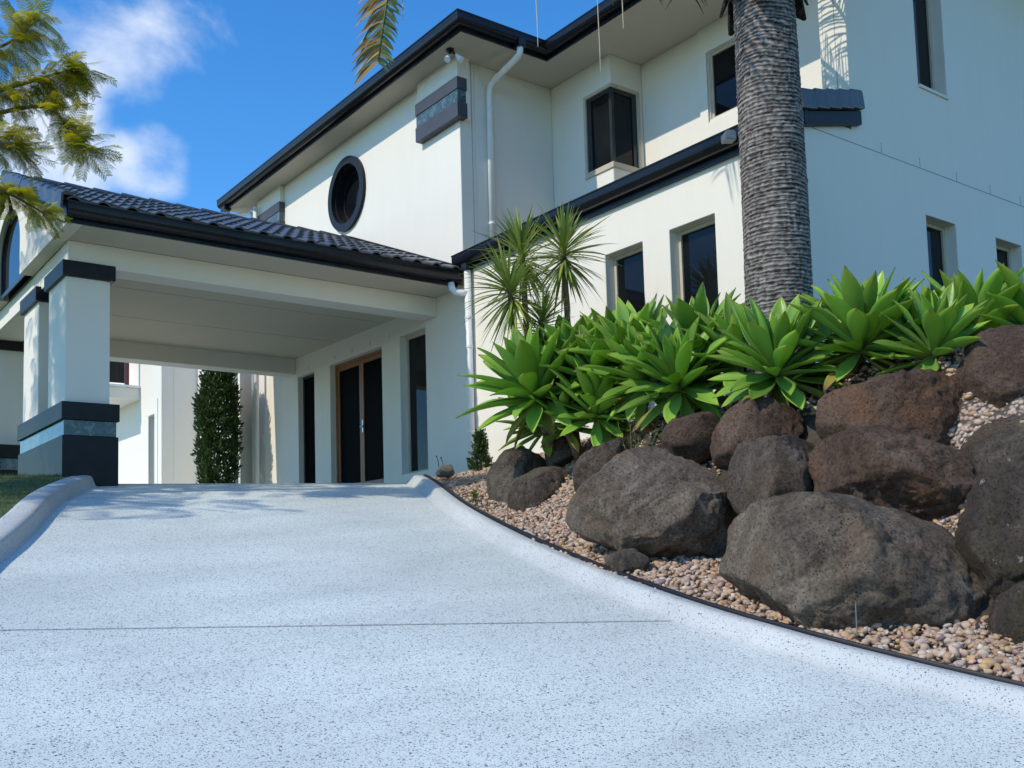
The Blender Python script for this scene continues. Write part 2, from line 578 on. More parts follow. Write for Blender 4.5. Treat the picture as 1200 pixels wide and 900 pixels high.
def smooth_line(pts, per=6):
    """Catmull-Rom through 2-D or 3-D points"""
    P = [np.array(p, float) for p in pts]
    P = [2 * P[0] - P[1]] + P + [2 * P[-1] - P[-2]]
    out = []
    for i in range(1, len(P) - 2):
        for j in range(per):
            t = j / per
            a, b, c, d = P[i - 1], P[i], P[i + 1], P[i + 2]
            out.append(0.5 * (2 * b + (c - a) * t + (2 * a - 5 * b + 4 * c - d) * t * t + (3 * b - a - 3 * c + d) * t ** 3))
    out.append(P[-2])
    return np.array(out)


def normals2d(line, closed=False):
    """unit normals to the LEFT of travel, with mitre length"""
    n = len(line)
    out = []
    for i in range(n):
        a = line[i] - line[i - 1] if i > 0 else line[1] - line[0]
        b = line[i + 1] - line[i] if i < n - 1 else line[-1] - line[-2]
        a = a / np.linalg.norm(a)
        b = b / np.linalg.norm(b)
        na = np.array([-a[1], a[0]])
        nb = np.array([-b[1], b[0]])
        m = na + nb
        m = m / np.linalg.norm(m)
        out.append(m / max(0.35, m @ na))
    return np.array(out)


def sweep(mb, line, profile, zf, side=1, caps=True):
    """profile [(out, up)] closed outline swept along a plan line; zf(x, y) gives the base height"""
    line = np.array(line, float)[:, :2]
    nn = normals2d(line) * side
    k = len(profile)
    vs = []
    for p, n in zip(line, nn):
        for o, u in profile:
            q = p + n * o
            vs.append((q[0], q[1], zf(p[0], p[1]) + u))
    fs = []
    for i in range(len(line) - 1):
        for j in range(k):
            j2 = (j + 1) % k
            fs.append((i * k + j, i * k + j2, (i + 1) * k + j2, (i + 1) * k + j))
    if caps:
        fs.append(tuple(range(k)))
        fs.append(tuple((len(line) - 1) * k + j for j in range(k - 1, -1, -1)))
    mb.add(vs, fs)
    return mb


# ------------------------------------------------------------------ lie of the land
KERB_OUT = [(7.30, 11.75), (6.66, 10.34), (6.10, 9.05), (5.56, 7.81), (5.22, 6.92), (4.94, 6.19), (4.78, 5.60), (4.68, 4.95), (4.64, 4.2),
            (4.63, 3.58), (4.66, 2.92), (4.74, 2.41), (4.92, 1.7), (5.3, 0.8), (6.0, -0.3), (7.2, -1.6), (9.5, -3.2)]
LVL = 1.14


def drive_z(x, y, k=0.25):
    p = -1.5 + 0.2013 * (0.3355 * x + 0.942 * y)
    h = min(1, max(0, 0.5 + 0.5 * (LVL - p) / k))
    return max(LVL * (1 - h) + p * h - k * h * (1 - h), -2.6)


KO_F = smooth_line(KERB_OUT, 5)


def kerb_dist(x, y):
    """signed distance from the outer edge of the right kerb, positive on the garden side"""
    a = KO_F[:-1]
    b = KO_F[1:]
    v = b - a
    p = np.array([x, y])
    t = np.clip(((p - a) * v).sum(1) / (v * v).sum(1), 0, 1)
    d = p - a - v * t[:, None]
    dist = np.hypot(d[:, 0], d[:, 1])
    i = int(dist.argmin())
    s = v[i, 0] * (y - a[i, 1]) - v[i, 1] * (x - a[i, 0])
    return dist[i] if s > 0 else -dist[i]


def sm(a, b, t):
    t = min(1, max(0, (t - a) / (b - a)))
    return t * t * (3 - 2 * t)


def bed_z(x, y, d=None):
    if d is None:
        d = kerb_dist(x, y)
    base = min(drive_z(x, y), 1.0) + 0.05 + 0.16 * max(0, min(d, 0.9))
    far = 1.38 + 0.03 * max(0, min(3, y - 9))
    k_ = sm(5.2, 7.2, y)
    return base + max(far - base, 0) * sm(0.70 - 0.42 * k_, 2.05 - 0.25 * k_, d) + 0.02 * noise.noise((x * 1.3, y * 1.3, 0))


# ------------------------------------------------------------------ the setting
# ground to the horizon
ax = np.concatenate([-np.geomspace(900, 12, 22), np.linspace(-10, 30, 41), np.geomspace(34, 900, 22)])
vs = [(x, y, drive_z(x, y) - 0.16 if abs(x) < 60 and abs(y) < 60 else drive_z(x, y) - 0.16) for y in ax for x in ax]
n = len(ax)
fs = [(j * n + i, j * n + i + 1, (j + 1) * n + i + 1, (j + 1) * n + i) for j in range(n - 1) for i in range(n - 1)]
g = link('ground', np_mesh('ground', vs, fs, 'grass_ground'))
tag(g, kind='structure')

# driveway surface between its two kerbs, over the crest and through under the porch
LEFT = [(-8.0, -2.5), (-3.6, 1.0), (-1.6, 3.2), (-0.3, 4.7), (0.6, 6.0), (1.18, 7.2), (1.46, 7.9), (1.68, 8.42), (2.00, 9.27), (2.38, 10.35),
        (2.72, 11.14), (3.22, 12.06), (3.46, 12.5), (3.48, 14.0), (3.48, 17.0), (3.48, 30.0)]
RIGHT = [(9.4, -3.5), (5.75, -0.3), (5.05, 0.9), (4.72, 1.7), (4.53, 2.5), (4.44, 3.25), (4.43, 3.75), (4.45, 4.26), (4.55, 5.0), (4.73, 5.8),
         (5.0, 6.8), (5.57, 8.42), (6.31, 10.11), (6.85, 11.4), (7.84, 12.6), (7.84, 30.0)]
LF = smooth_line(LEFT[:13], 6)
RF = smooth_line(RIGHT[:14], 6)


def resample(line, n):
    line = np.array(line, float)
    s = np.concatenate([[0], np.cumsum(np.linalg.norm(np.diff(line, axis=0), axis=1))])
    t = np.linspace(0, s[-1], n)
    return np.stack([np.interp(t, s, line[:, i]) for i in range(2)], 1)


la = np.concatenate([resample(smooth_line(LEFT[:13], 8), 110), resample(LEFT[12:], 26)[1:]])
ra = np.concatenate([resample(smooth_line(RIGHT[:14], 8), 110), resample(RIGHT[13:], 26)[1:]])
NX = 15
vs = []
for p, q in zip(la, ra):
    for i in range(NX):
        t = -0.03 + 1.06 * i / (NX - 1)
        r = p + (q - p) * t
        vs.append((r[0], r[1], drive_z(r[0], r[1])))
fs = [(j * NX + i, j * NX + i + 1, (j + 1) * NX + i + 1, (j + 1) * NX + i) for j in range(len(la) - 1) for i in range(NX - 1)]
drive = link('driveway', np_mesh('driveway', vs, fs, 'drive'))
tag(drive, kind='structure')
# saw-cut joint across the slab
mb = MB()
p, q = np.array([0.35, 6.40]), np.array([4.47, 4.34])
nrm = np.array([0.45, 0.89])
pts = [p + (q - p) * i / 30 for i in range(31)]
for a, b in zip(pts[:-1], pts[1:]):
    c4 = [a - nrm * 0.004, b - nrm * 0.004, b + nrm * 0.004, a + nrm * 0.004]
    mb.add([(c[0], c[1], drive_z(c[0], c[1]) + 0.004) for c in c4], [(0, 1, 2, 3)])
jo = mb.build('saw_cut_joint', 'joint_dark', drive)

# kerbs
kr = MB()
prof = [(-0.02, -0.15), (-0.02, 0.0), (0.0, 0.006), (0.035, 0.040), (0.085, 0.092), (0.10, 0.103), (0.12, 0.108), (0.175, 0.110), (0.19, 0.104), (0.195, 0.09), (0.195, -0.15)]
sweep(kr, RF[:-1], prof, drive_z, side=-1)
kerb_r = kr.build('kerb_right', 'kerb', smooth=True)
kerb_r.data.set_sharp_from_angle(angle=R(50))
tag(kerb_r, kind='structure')
kl = MB()
prof = [(-0.02, -0.15), (-0.02, 0.0), (0.0, 0.01), (0.03, 0.095), (0.042, 0.118), (0.065, 0.130), (0.10, 0.134), (0.215, 0.134), (0.245, 0.126), (0.262, 0.09), (0.262, -0.15)]
kline = np.concatenate([LF[:-6], [[3.30, 12.20], [3.36, 12.32]]])
sweep(kl, kline, prof, drive_z, side=1)
kerb_l = kl.build('kerb_left', 'kerb', smooth=True)
kerb_l.data.set_sharp_from_angle(angle=R(50))
tag(kerb_l, kind='structure')
# kerb control joints
for (cx_, cy_), dirv in (((4.47, 4.34), (0.92, 0.06)), ((5.16, 7.2), (0.93, -0.35))):
    d = Vector((*dirv, 0)).normalized()
    s = Vector((-d.y, d.x, 0)) * 0.006
    mb = MB()
    z0 = drive_z(cx_, cy_)
    base = Vector((cx_, cy_, z0))
    outl = [(0.0, 0.010), (0.035, 0.044), (0.085, 0.096), (0.10, 0.107), (0.12, 0.112), (0.19, 0.114)]
    vv = []
    for o_, u_ in outl:
        vv += [base + d * o_ - s + Vector((0, 0, u_)), base + d * o_ + s + Vector((0, 0, u_))]
    mb.add(vv, [(2 * i, 2 * i + 2, 2 * i + 3, 2 * i + 1) for i in range(len(outl) - 1)])
    mb.build('kerb_joint', 'joint_dark', kerb_r)
# black rubber edging behind the right kerb
ed = MB()
sweep(ed, RF[:-2], [(0.198, -0.10), (0.198, 0.118), (0.204, 0.126), (0.226, 0.126), (0.232, 0.118), (0.232, -0.10)],
      lambda x, y: drive_z(x, y) + 0.006 * noise.noise((x * 3, y * 3, 4)), side=-1)
o = ed.build('garden_edging', 'black_plastic')
tag(o, 'black garden edging strip between the white kerb and the gravel bed', 'edging')

# lawn left of the driveway
lawn_line = resample(np.concatenate([LF[:-6], [[3.30, 12.20]]]), 60)
ln = normals2d(lawn_line)
vs = []
NL = 12
for p, nn_ in zip(lawn_line, ln):
    for i in range(NL):
        o_ = 0.255 + 14.0 * (i / (NL - 1)) ** 2
        q = p + nn_ * o_
        if i and q[1] > 30:
            q[1] = 30
        vs.append((q[0], q[1], min(drive_z(q[0], q[1]) + 0.115, 1.15)))
fs = [(j * NL + i, (j + 1) * NL + i, (j + 1) * NL + i + 1, j * NL + i + 1) for j in range(59) for i in range(NL - 1)]
# patch behind, round the porch columns
o = len(vs)
for y in (11.4, 11.75, 12.1, 14, 24, 30):
    for x in (-14, -6, -1, 1.4, 2.55 if y < 12.2 else 3.2):
        vs.append((x, y, min(drive_z(x, y) + 0.112, 1.146)))
fs += [(o + j * 5 + i, o + j * 5 + i + 1, o + (j + 1) * 5 + i + 1, o + (j + 1) * 5 + i) for j in range(5) for i in range(4)]
lawn = link('lawn', np_mesh('lawn', vs, fs, 'grass_ground'))
tag(lawn, kind='structure')

# garden bed surface
xs = np.arange(4.3, 13.01, 0.1)
ys = np.arange(-3.2, 11.81, 0.1)
vs = []
keep = []
for y in ys:
    for x in xs:
        d = kerb_dist(x, y)
        keep.append(d > 0.005)
        vs.append((x, y, bed_z(x, y, d) if d > -0.2 else 0))
n = len(xs)
fs = [(j * n + i, j * n + i + 1, (j + 1) * n + i + 1, (j + 1) * n + i) for j in range(len(ys) - 1) for i in range(n - 1)
      if keep[j * n + i] and keep[j * n + i + 1] and keep[(j + 1) * n + i] and keep[(j + 1) * n + i + 1]]
bed = link('garden_bed', np_mesh('garden_bed', vs, fs, 'pebble_ground'))
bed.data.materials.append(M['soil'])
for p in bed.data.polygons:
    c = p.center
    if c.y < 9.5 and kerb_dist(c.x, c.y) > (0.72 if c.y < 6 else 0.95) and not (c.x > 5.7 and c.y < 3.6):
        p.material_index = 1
tag(bed, kind='structure')


# ------------------------------------------------------------------ the house
W = 7.87          # west (sunlit) wall plane
Y1 = 11.38        # south face of the tall wing
YS = 5.72         # south wall of the near wing
X2, X3 = 9.547, 10.16
YB = 10.083       # south face of the corner-window bay
SOF = 7.06        # upper soffit
PS = 3.80         # porch soffit
house = empty('house', (W, 12.0, 1.0))
tag(house, 'two-storey cream rendered house with charcoal trim and drive-through porch', 'house')


def to_world(kind, plane):
    if kind == 'W':          # u = y, v = z, w = depth to +x
        return lambda u, v, w: (plane + w, u, v)
    return lambda u, v, w: (u, plane + w, v)      # 'S': u = x, depth to +y


def slab(name, kind, plane, u0, u1, v0, v1, thick, openings=(), circles=(), mat='wall', parent=None, step=None):
    T = to_world(kind, plane)
    holes = [tuple(o) for o in openings]
    cells = [(c[0] - 1.2 * c[2], c[0] + 1.2 * c[2], c[1] - 1.2 * c[2], c[1] + 1.2 * c[2]) for c in circles]
    us = sorted({u0, u1, *[h[i] for h in holes + cells for i in (0, 1) if u0 < h[i] < u1]})
    vs_ = sorted({v0, v1, *[h[i] for h in holes + cells for i in (2, 3) if v0 < h[i] < v1]})

    def solid(i, j):
        if not (0 <= i < len(us) - 1 and 0 <= j < len(vs_) - 1):
            return False
        cu, cv = (us[i] + us[i + 1]) / 2, (vs_[j] + vs_[j + 1]) / 2
        return not any(h[0] < cu < h[1] and h[2] < cv < h[3] for h in holes)

    def in_cell(i, j):
        cu, cv = (us[i] + us[i + 1]) / 2, (vs_[j] + vs_[j + 1]) / 2
        return any(h[0] < cu < h[1] and h[2] < cv < h[3] for h in cells)
    mb = MB()
    for i in range(len(us) - 1):
        for j in range(len(vs_) - 1):
            if not solid(i, j):
                continue
            a, b, c, d = us[i], us[i + 1], vs_[j], vs_[j + 1]
            if not in_cell(i, j):
                for w in (0, thick):
                    q = [T(a, c, w), T(b, c, w), T(b, d, w), T(a, d, w)]
                    mb.add(q, [(0, 1, 2, 3)])
            for di, dj, e in ((-1, 0, ((a, c), (a, d))), (1, 0, ((b, c), (b, d))), (0, -1, ((a, c), (b, c))), (0, 1, ((a, d), (b, d)))):
                if not solid(i + di, j + dj):
                    (p, q), (r_, s_) = e
                    mb.add([T(p, q, 0), T(r_, s_, 0), T(r_, s_, thick), T(p, q, thick)], [(0, 1, 2, 3)])
    N = 64
    for (cu, cv, r) in circles:
        R_ = 1.2 * r
        ring, sq = [], []
        for i in range(N):
            a = 2 * math.pi * i / N + math.pi / 4
            c, s = math.cos(a), math.sin(a)
            m = max(abs(c), abs(s))
            ring.append((cu + r * c, cv + r * s))
            sq.append((cu + R_ * c / m, cv + R_ * s / m))
        for w in (0, thick):
            for i in range(N):
                k2 = (i + 1) % N
                mb.add([T(*ring[i], w), T(*ring[k2], w), T(*sq[k2], w), T(*sq[i], w)], [(0, 1, 2, 3)])
        for i in range(N):
            k2 = (i + 1) % N
            mb.add([T(*ring[i], 0), T(*ring[k2], 0), T(*ring[k2], thick), T(*ring[i], thick)], [(0, 1, 2, 3)])
    bm = bmesh.new()
    me = bpy.data.meshes.new(name)
    me.from_pydata(mb.v, [], mb.f)
    bm.from_mesh(me)
    bmesh.ops.remove_doubles(bm, verts=bm.verts, dist=1e-4)
    bmesh.ops.recalc_face_normals(bm, faces=bm.faces)
    bmesh.ops.bevel(bm, geom=[e for e in bm.edges if e.is_manifold and e.calc_face_angle(0) > 1.0], offset=0.006, segments=1,
                    affect='EDGES', clamp_overlap=True)
    bm.to_mesh(me)
    bm.free()
    me.materials.append(M[mat])
    return link(name, me, parent or house)


def window(kind, plane, u0, u1, v0, v1, depth, fw=0.045, mull_u=(), mull_v=(), mat='frame_tan', pane='glass', sill=True, name='window', label=None):
    """frame (the part) with its panes and sill as sub-parts"""
    T = to_world(kind, plane)
    fd = 0.06
    mb = MB()

    def bar(a, b, c, d, w0=depth, w1=depth + fd):
        p, q = T(a, c, w0), T(b, d, w1)
        mb.box(min(p[0], q[0]), max(p[0], q[0]), min(p[1], q[1]), max(p[1], q[1]), min(p[2], q[2]), max(p[2], q[2]))
    bar(u0, u0 + fw, v0, v1)
    bar(u1 - fw, u1, v0, v1)
    bar(u0 + fw, u1 - fw, v1 - fw, v1)
    bar(u0 + fw, u1 - fw, v0, v0 + fw)
    for m in mull_u:
        bar(m - fw / 2, m + fw / 2, v0 + fw, v1 - fw)
    ulines = [u0 + fw] + [x for m in mull_u for x in (m - fw / 2, m + fw / 2)] + [u1 - fw]
    for m in mull_v:
        for i in range(0, len(ulines), 2):
            bar(ulines[i], ulines[i + 1], m - fw / 2, m + fw / 2)
    wo_ = mb.build(name, mat, house, bevel=0.004)
    if label:
        wo_['label'] = label
    vlines = [v0 + fw] + [x for m in mull_v for x in (m - fw / 2, m + fw / 2)] + [v1 - fw]
    for i in range(0, len(ulines), 2):
        for j in range(0, len(vlines), 2):
            mb = MB()
            bar(ulines[i], ulines[i + 1], vlines[j], vlines[j + 1], depth + 0.024, depth + 0.032)
            mb.build('pane', pane, wo_)
    if sill:
        mb = MB()
        bar(u0 - 0.0, u1 + 0.0, v0 - 0.035, v0 - 0.002, -0.02, depth + fd)
        mb.build('sill', 'wall', wo_, bevel=0.004)
    return wo_


# --- walls -------------------------------------------------------------
DOOR = (13.66, 15.40, 1.0, 3.40)
WR = (12.39, 13.12, 1.35, 3.44)
WF = (15.99, 16.64, 1.10, 3.40)
G1 = (7.90, 8.51, 1.95, 3.49)
G2 = (6.85, 7.49, 1.95, 3.50)
slab('wall', 'W', W, YS + 0.003, 18.6, 0.7, SOF, 0.26, [DOOR, WR, WF, G1, G2, (YS - 1, Y1, 4.14, 9)], [(14.67, 6.13, 0.51)])
slab('wall', 'S', Y1, W + 0.262, X2 - 0.003, 4.2, SOF, 0.26)
U0, U1, V0, V1 = YB + 0.06, 10.66, 5.46, 6.64          # corner window of the bay
slab('wall', 'W', X2, YB + 0.003, Y1 + 0.2, 4.2, SOF, 0.22, [(YB - 1, U1, V0, V1)])
slab('wall', 'S', YB, X2 + 0.003, X3 - 0.003, 4.2, SOF, 0.22, [(X2 - 1, X3 - 0.07, V0, V1)])
SU = (8.31, 8.83, 5.78, 6.70)
slab('wall', 'W', X3, 6.0, YB + 0.2, 4.2, SOF, 0.22, [SU])
slab('wall', 'S', YS, W + 0.003, 16.0, 0.7, SOF, 0.27, [(W - 1, 8.64, 4.16, 9), (9.90, 10.47, 4.96, 6.25), (9.89, 10.475, 1.95, 3.53), (11.32, 11.905, 1.95, 3.53),])
mb = MB()      # pier at the end of the near wing, and the proud surround beside the upper window
mb.box(8.642, X3 + 0.1, YS + 0.272, YS + 0.31, 4.2, SOF)
mb.build('wall', 'wall', house, bevel=0.006)
mb = MB()
mb.box(X3 - 0.035, X3 - 0.003, 8.84, 8.98, 4.6, SOF - 0.002)
mb.box(X3 - 0.035, X3 - 0.003, 8.31, 8.84, 6.705, SOF - 0.002)
mb.box(X3 - 0.035, X3 - 0.003, 8.31, 8.84, 4.6, 5.74)
mb.build('window_surround', 'wall', house)
# pier joint
mb = MB(); mb.box(8.6385, 8.6415, YS + 0.125, YS + 0.133, 4.3, SOF); mb.build('control_joint', 'joint', house)
mb = MB(); mb.box(8.072, 8.080, Y1 - 0.0025, Y1 + 0.001, 4.2, SOF); mb.build('control_joint', 'joint', house)
# floor-line crease and control joints on the south wall
mb = MB(); mb.box(8.0, 16.0, YS - 0.0025, YS + 0.001, 4.018, 4.026); mb.build('control_joint', 'joint', house)
for xj in (9.13, 9.83, 10.55, 11.26, 11.95, 12.65, 13.3):
    mb = MB(); mb.box(xj, xj + 0.006, YS - 0.0025, YS + 0.001, 4.03, 4.135); mb.build('control_joint', 'joint', house)
# weep slots over the entry doors
for yj in (16.2, 15.2, 14.6, 14.0, 13.4):
    mb = MB(); mb.box(W - 0.0025, W + 0.001, yj, yj + 0.014, 3.47, 3.53); mb.build('weep_slot', 'joint', house)
# walls on the unseen sides
slab('wall', 'W', 16.0, YS, 18.6, 0.7, SOF, 0.2)
mb = MB(); mb.box(W + 0.262, 16.0, 18.35, 18.6, 0.7, SOF); mb.build('wall', 'wall', house)

# --- windows and doors ---------------------------------------------------
window('W', W, *G1, 0.13, label='narrow tan-framed window nearer the yucca on the ground floor')
window('W', W, *G2, 0.13, label='narrow tan-framed ground-floor window beside the palm trunk')
window('W', W, *WR, 0.12, mat='frame_tan', sill=False, label='tall dark sidelight right of the entry doors')
window('W', W, *WF, 0.10, mat='frame_dark', pane='screen', sill=False, label='dark sidelight left of the entry doors')
window('W', X3, *SU, 0.03, mull_v=[], fw=0.04, label='upper-floor window half behind the palm trunk')
window('S', YS, 9.90, 10.47, 4.96, 6.25, 0.13, label='upper-floor window in the shaded side wall')
window('S', YS, 9.89, 10.475, 1.95, 3.53, 0.13, label='nearer ground-floor window of the shaded side wall')
window('S', YS, 11.32, 11.905, 1.95, 3.53, 0.13, label='farther ground-floor window of the shaded side wall')

# corner window: tan trim on the outside, dark inner frame, two panes meeting at a dark post
mb = MB()
tw = 0.05
XE = X3 - 0.07
mb.box(X2 - 0.012, X2 + 0.08, U1 - tw, U1, V0, V1)
mb.box(X2 - 0.012, X2 + 0.08, YB + 0.07, U1 - tw, V1 - tw, V1)
mb.box(X2 - 0.012, X2 + 0.08, YB + 0.07, U1 - tw, V0, V0 + tw)
mb.box(XE - tw, XE, YB - 0.012, YB + 0.08, V0, V1)
mb.box(X2 - 0.012, XE - tw, YB - 0.012, YB + 0.07, V1 - tw, V1)
mb.box(X2 - 0.012, XE - tw, YB - 0.012, YB + 0.07, V0, V0 + tw)
cw = mb.build('corner_window', 'frame_tan', house, bevel=0.004)
mb = MB()
mb.box(X2 + 0.01, X2 + 0.06, YB + 0.01, YB + 0.06, V0 + tw, V1 - tw)
mb.box(X2 + 0.012, X2 + 0.06, U1 - tw - 0.09, U1 - tw, V0 + tw, V1 - tw)
mb.box(X2 + 0.012, X2 + 0.06, YB + 0.06, U1 - tw - 0.09, V1 - tw - 0.06, V1 - tw)
mb.box(XE - tw - 0.08, XE - tw, YB + 0.012, YB + 0.06, V0 + tw, V1 - tw)
mb.box(X2 + 0.06, XE - tw - 0.08, YB + 0.012, YB + 0.06, V1 - tw - 0.06, V1 - tw)
mb.build('inner_frame', 'frame_dark', cw)
mb = MB(); mb.box(X2 + 0.03, X2 + 0.036, YB + 0.06, U1 - tw - 0.09, V0 + tw, V1 - tw - 0.06); mb.build('pane', 'glass', cw)
mb = MB(); mb.box(X2 + 0.06, XE - tw - 0.08, YB + 0.03, YB + 0.036, V0 + tw, V1 - tw - 0.06); mb.build('pane', 'glass', cw)
mb = MB(); mb.box(X2 - 0.022, X2 + 0.02, YB - 0.022, U1, V0 - 0.035, V0 - 0.004)
mb.box(X2 + 0.02, XE, YB - 0.022, YB + 0.02, V0 - 0.035, V0 - 0.004)
mb.build('sill', 'frame_tan', cw, bevel=0.004)

# round window
def ring(mb, cy, cz, r0, r1, x0, x1, N=64):
    vs = []
    for i in range(N):
        a = 2 * math.pi * i / N
        for r_, x in ((r0, x0), (r1, x0), (r1, x1), (r0, x1)):
            vs.append((x, cy + r_ * math.cos(a), cz + r_ * math.sin(a)))
    fs = []
    for i in range(N):
        k2 = (i + 1) % N
        for j in range(4):
            j2 = (j + 1) % 4
            fs.append((i * 4 + j, k2 * 4 + j, k2 * 4 + j2, i * 4 + j2))
    mb.add(vs, fs)


mb = MB()
ring(mb, 14.67, 6.13, 0.49, 0.615, W - 0.055, W + 0.02)
ring(mb, 14.67, 6.13, 0.465, 0.508, W + 0.02, W + 0.22)
ring(mb, 14.67, 6.13, 0.42, 0.466, W + 0.16, W + 0.215)
rw = mb.build('round_window', 'charcoal', house, smooth=True)
rw.data.set_sharp_from_angle(angle=R(35))
rw['label'] = 'round porthole window with thick charcoal ring'
mb = MB()
N = 48
mb.add([(W + 0.18, 14.67 + 0.43 * math.cos(2 * math.pi * i / N), 6.13 + 0.43 * math.sin(2 * math.pi * i / N)) for i in range(N)], [tuple(range(N))])
mb.build('pane', 'glass', rw)

# entry doors: timber frames round dark security screens
y0, y1, z0, z1 = DOOR
mb = MB()
mb.box(W + 0.10, W + 0.20, y0, y0 + 0.045, z0, z1); mb.box(W + 0.10, W + 0.20, y1 - 0.045, y1, z0, z1)
mb.box(W + 0.10, W + 0.20, y0 + 0.045, y1 - 0.045, z1 - 0.045, z1)
mb.build('door_frame', 'timber', house, bevel=0.004)
ym = (y0 + y1) / 2
for a, b in ((y0 + 0.047, ym - 0.002), (ym + 0.002, y1 - 0.047)):
    mb = MB()
    st = 0.065
    x0, x1 = W + 0.115, W + 0.16
    mb.box(x0, x1, a, a + st, z0, z1 - 0.047); mb.box(x0, x1, b - st, b, z0, z1 - 0.047)
    mb.box(x0, x1, a + st, b - st, z1 - 0.047 - 0.075, z1 - 0.047); mb.box(x0, x1, a + st, b - st, z0, 1.36)
    d = mb.build('door', 'timber', house, bevel=0.004)
    mb = MB(); mb.box(x0 + 0.018, x0 + 0.026, a + st, b - st, 1.36, z1 - 0.122); mb.build('screen_panel', 'screen', d)
    if a < ym - 0.1:
        mb = MB()
        mb.box(x0 - 0.008, x0 - 0.001, b - 0.05, b - 0.015, 2.16, 2.36)
        mb.tube([(x0 - 0.004, b - 0.032, 2.25), (x0 - 0.05, b - 0.032, 2.25), (x0 - 0.055, b - 0.14, 2.25)], 0.011, 8)
        mb.build('handle', 'metal', d, smooth=False)

# --- upper eave ----------------------------------------------------------
EV = [(7.43, 19.0), (7.43, 10.68), (8.90, 10.68), (8.90, 4.95), (16.6, 4.95)]
def flat(z):
    return lambda x, y: z
FZ = SOF - 0.03
# the line is travelled south, then east: outside is to the right
mb = MB(); sweep(mb, EV, [(-0.025, 0.0), (-0.025, 0.20), (0.0, 0.20), (0.0, 0.0)], flat(FZ), side=-1)
mb.build('fascia', 'gutter', house)
gprof = [(0.004, 0.055), (0.05, 0.048), (0.085, 0.058), (0.112, 0.085), (0.122, 0.12), (0.122, 0.185), (0.130, 0.190), (0.132, 0.202), (0.124, 0.210),
         (0.112, 0.208), (0.110, 0.13), (0.09, 0.085), (0.06, 0.070), (0.004, 0.075)]
mb = MB(); sweep(mb, EV, gprof, flat(FZ), side=-1)
gu = mb.build('gutter', 'gutter', house, smooth=True)
gu.data.set_sharp_from_angle(angle=R(40))
# soffit boards
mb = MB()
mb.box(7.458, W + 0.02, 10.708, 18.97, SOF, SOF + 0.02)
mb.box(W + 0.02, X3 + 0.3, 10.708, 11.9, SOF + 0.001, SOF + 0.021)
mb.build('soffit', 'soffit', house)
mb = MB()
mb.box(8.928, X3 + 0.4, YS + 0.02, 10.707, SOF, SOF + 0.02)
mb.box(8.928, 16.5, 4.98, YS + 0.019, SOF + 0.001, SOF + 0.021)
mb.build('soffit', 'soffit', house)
# hipped main roofs
def hip(mb, x0, x1, y0, y1, z, pitch):
    dx, dy = x1 - x0, y1 - y0
    h = min(dx, dy) / 2
    zt = z + h * math.tan(pitch)
    if dy > dx:
        a, b = ((x0 + x1) / 2, y0 + h, zt), ((x0 + x1) / 2, y1 - h, zt)
        mb.add([(x0, y0, z), (x1, y0, z), (x1, y1, z), (x0, y1, z), a, b], [(0, 1, 4), (1, 2, 5, 4), (2, 3, 5), (3, 0, 4, 5), (3, 2, 1, 0)])
    else:
        a, b = (x0 + h, (y0 + y1) / 2, zt), (x1 - h, (y0 + y1) / 2, zt)
        mb.add([(x0, y0, z), (x1, y0, z), (x1, y1, z), (x0, y1, z), a, b], [(0, 1, 5, 4), (1, 2, 5), (2, 3, 4, 5), (3, 0, 4), (3, 2, 1, 0)])
mb = MB(); hip(mb, 7.40, 16.3, 10.65, 19.03, FZ + 0.205, R(21)); mb.build('roof', 'tile', house)
mb = MB(); hip(mb, 8.87, 16.5, 4.92, 13.5, FZ + 0.2, R(21)); mb.build('roof', 'tile', house)

# --- charcoal and green-glass bands on the short pilasters under the eave --
for a, b, south in ((11.26, 12.36, True), (17.10, 18.2, False)):
    mb = MB(); mb.box(W - 0.085, W - 0.002, a + 0.025, b - 0.02, 6.17, SOF - 0.002)
    if south:
        mb.box(W - 0.002, 7.99, a + 0.025, Y1 - 0.002, 6.17, SOF - 0.003)
    mb.build('pilaster', 'wall', house)
    for zz0, zz1, g_, mt in ((6.56, 6.735, 0.0, 'band_paint'), (6.382, 6.558, 0.012, 'green'), (6.165, 6.38, 0.0, 'band_paint')):
        x1_ = 7.925 if south else W - 0.001
        mb = MB(); mb.box(W - 0.115 + g_, x1_ - g_, a + g_, (b if not south else Y1 + 0.0) - 0.001 if south else b - g_, zz0, zz1)
        if south:
            mb = MB()
            mb.prism([(W - 0.115 + g_, a + g_, zz0), (7.925 - g_, a + g_, zz0), (7.925 - g_, Y1 - 0.001, zz0), (W - 0.001, Y1 - 0.001, zz0), (W - 0.001, b - g_, zz0), (W - 0.115 + g_, b - g_, zz0)], (0, 0, zz1 - zz0))
        mb.build('band' if mt != 'green' else 'glass_band', mt, house, bevel=0.005)

# --- pipes -----------------------------------------------------------------
mb = MB()
mb.tube([(8.37, 10.60, FZ + 0.05), (8.37, 10.61, FZ - 0.05), (8.37, 10.65, FZ - 0.10), (8.36, 11.20, FZ - 0.22), (8.355, 11.29, FZ - 0.27), (8.35, 11.32, FZ - 0.36), (8.35, 11.325, 4.55)], 0.045, 14)
mb.build('downpipe', 'pipe', house, smooth=True)
for zz in (6.4, 4.75):
    mb = MB(); mb.tube([(8.35, 11.325, zz), (8.35, 11.325, zz + 0.03)], 0.052, 14); mb.build('pipe_clip', 'pipe', house)
mb = MB(); mb.box(8.31, 8.43, 10.545, 10.66, FZ - 0.0, FZ + 0.12); mb.build('gutter_outlet', 'black_plastic', house, bevel=0.006)
mb = MB()
mb.tube([(7.80, 11.18, 4.05), (7.80, 11.18, 0.9)], 0.048, 14)
mb.build('downpipe', 'pipe', house, smooth=True)
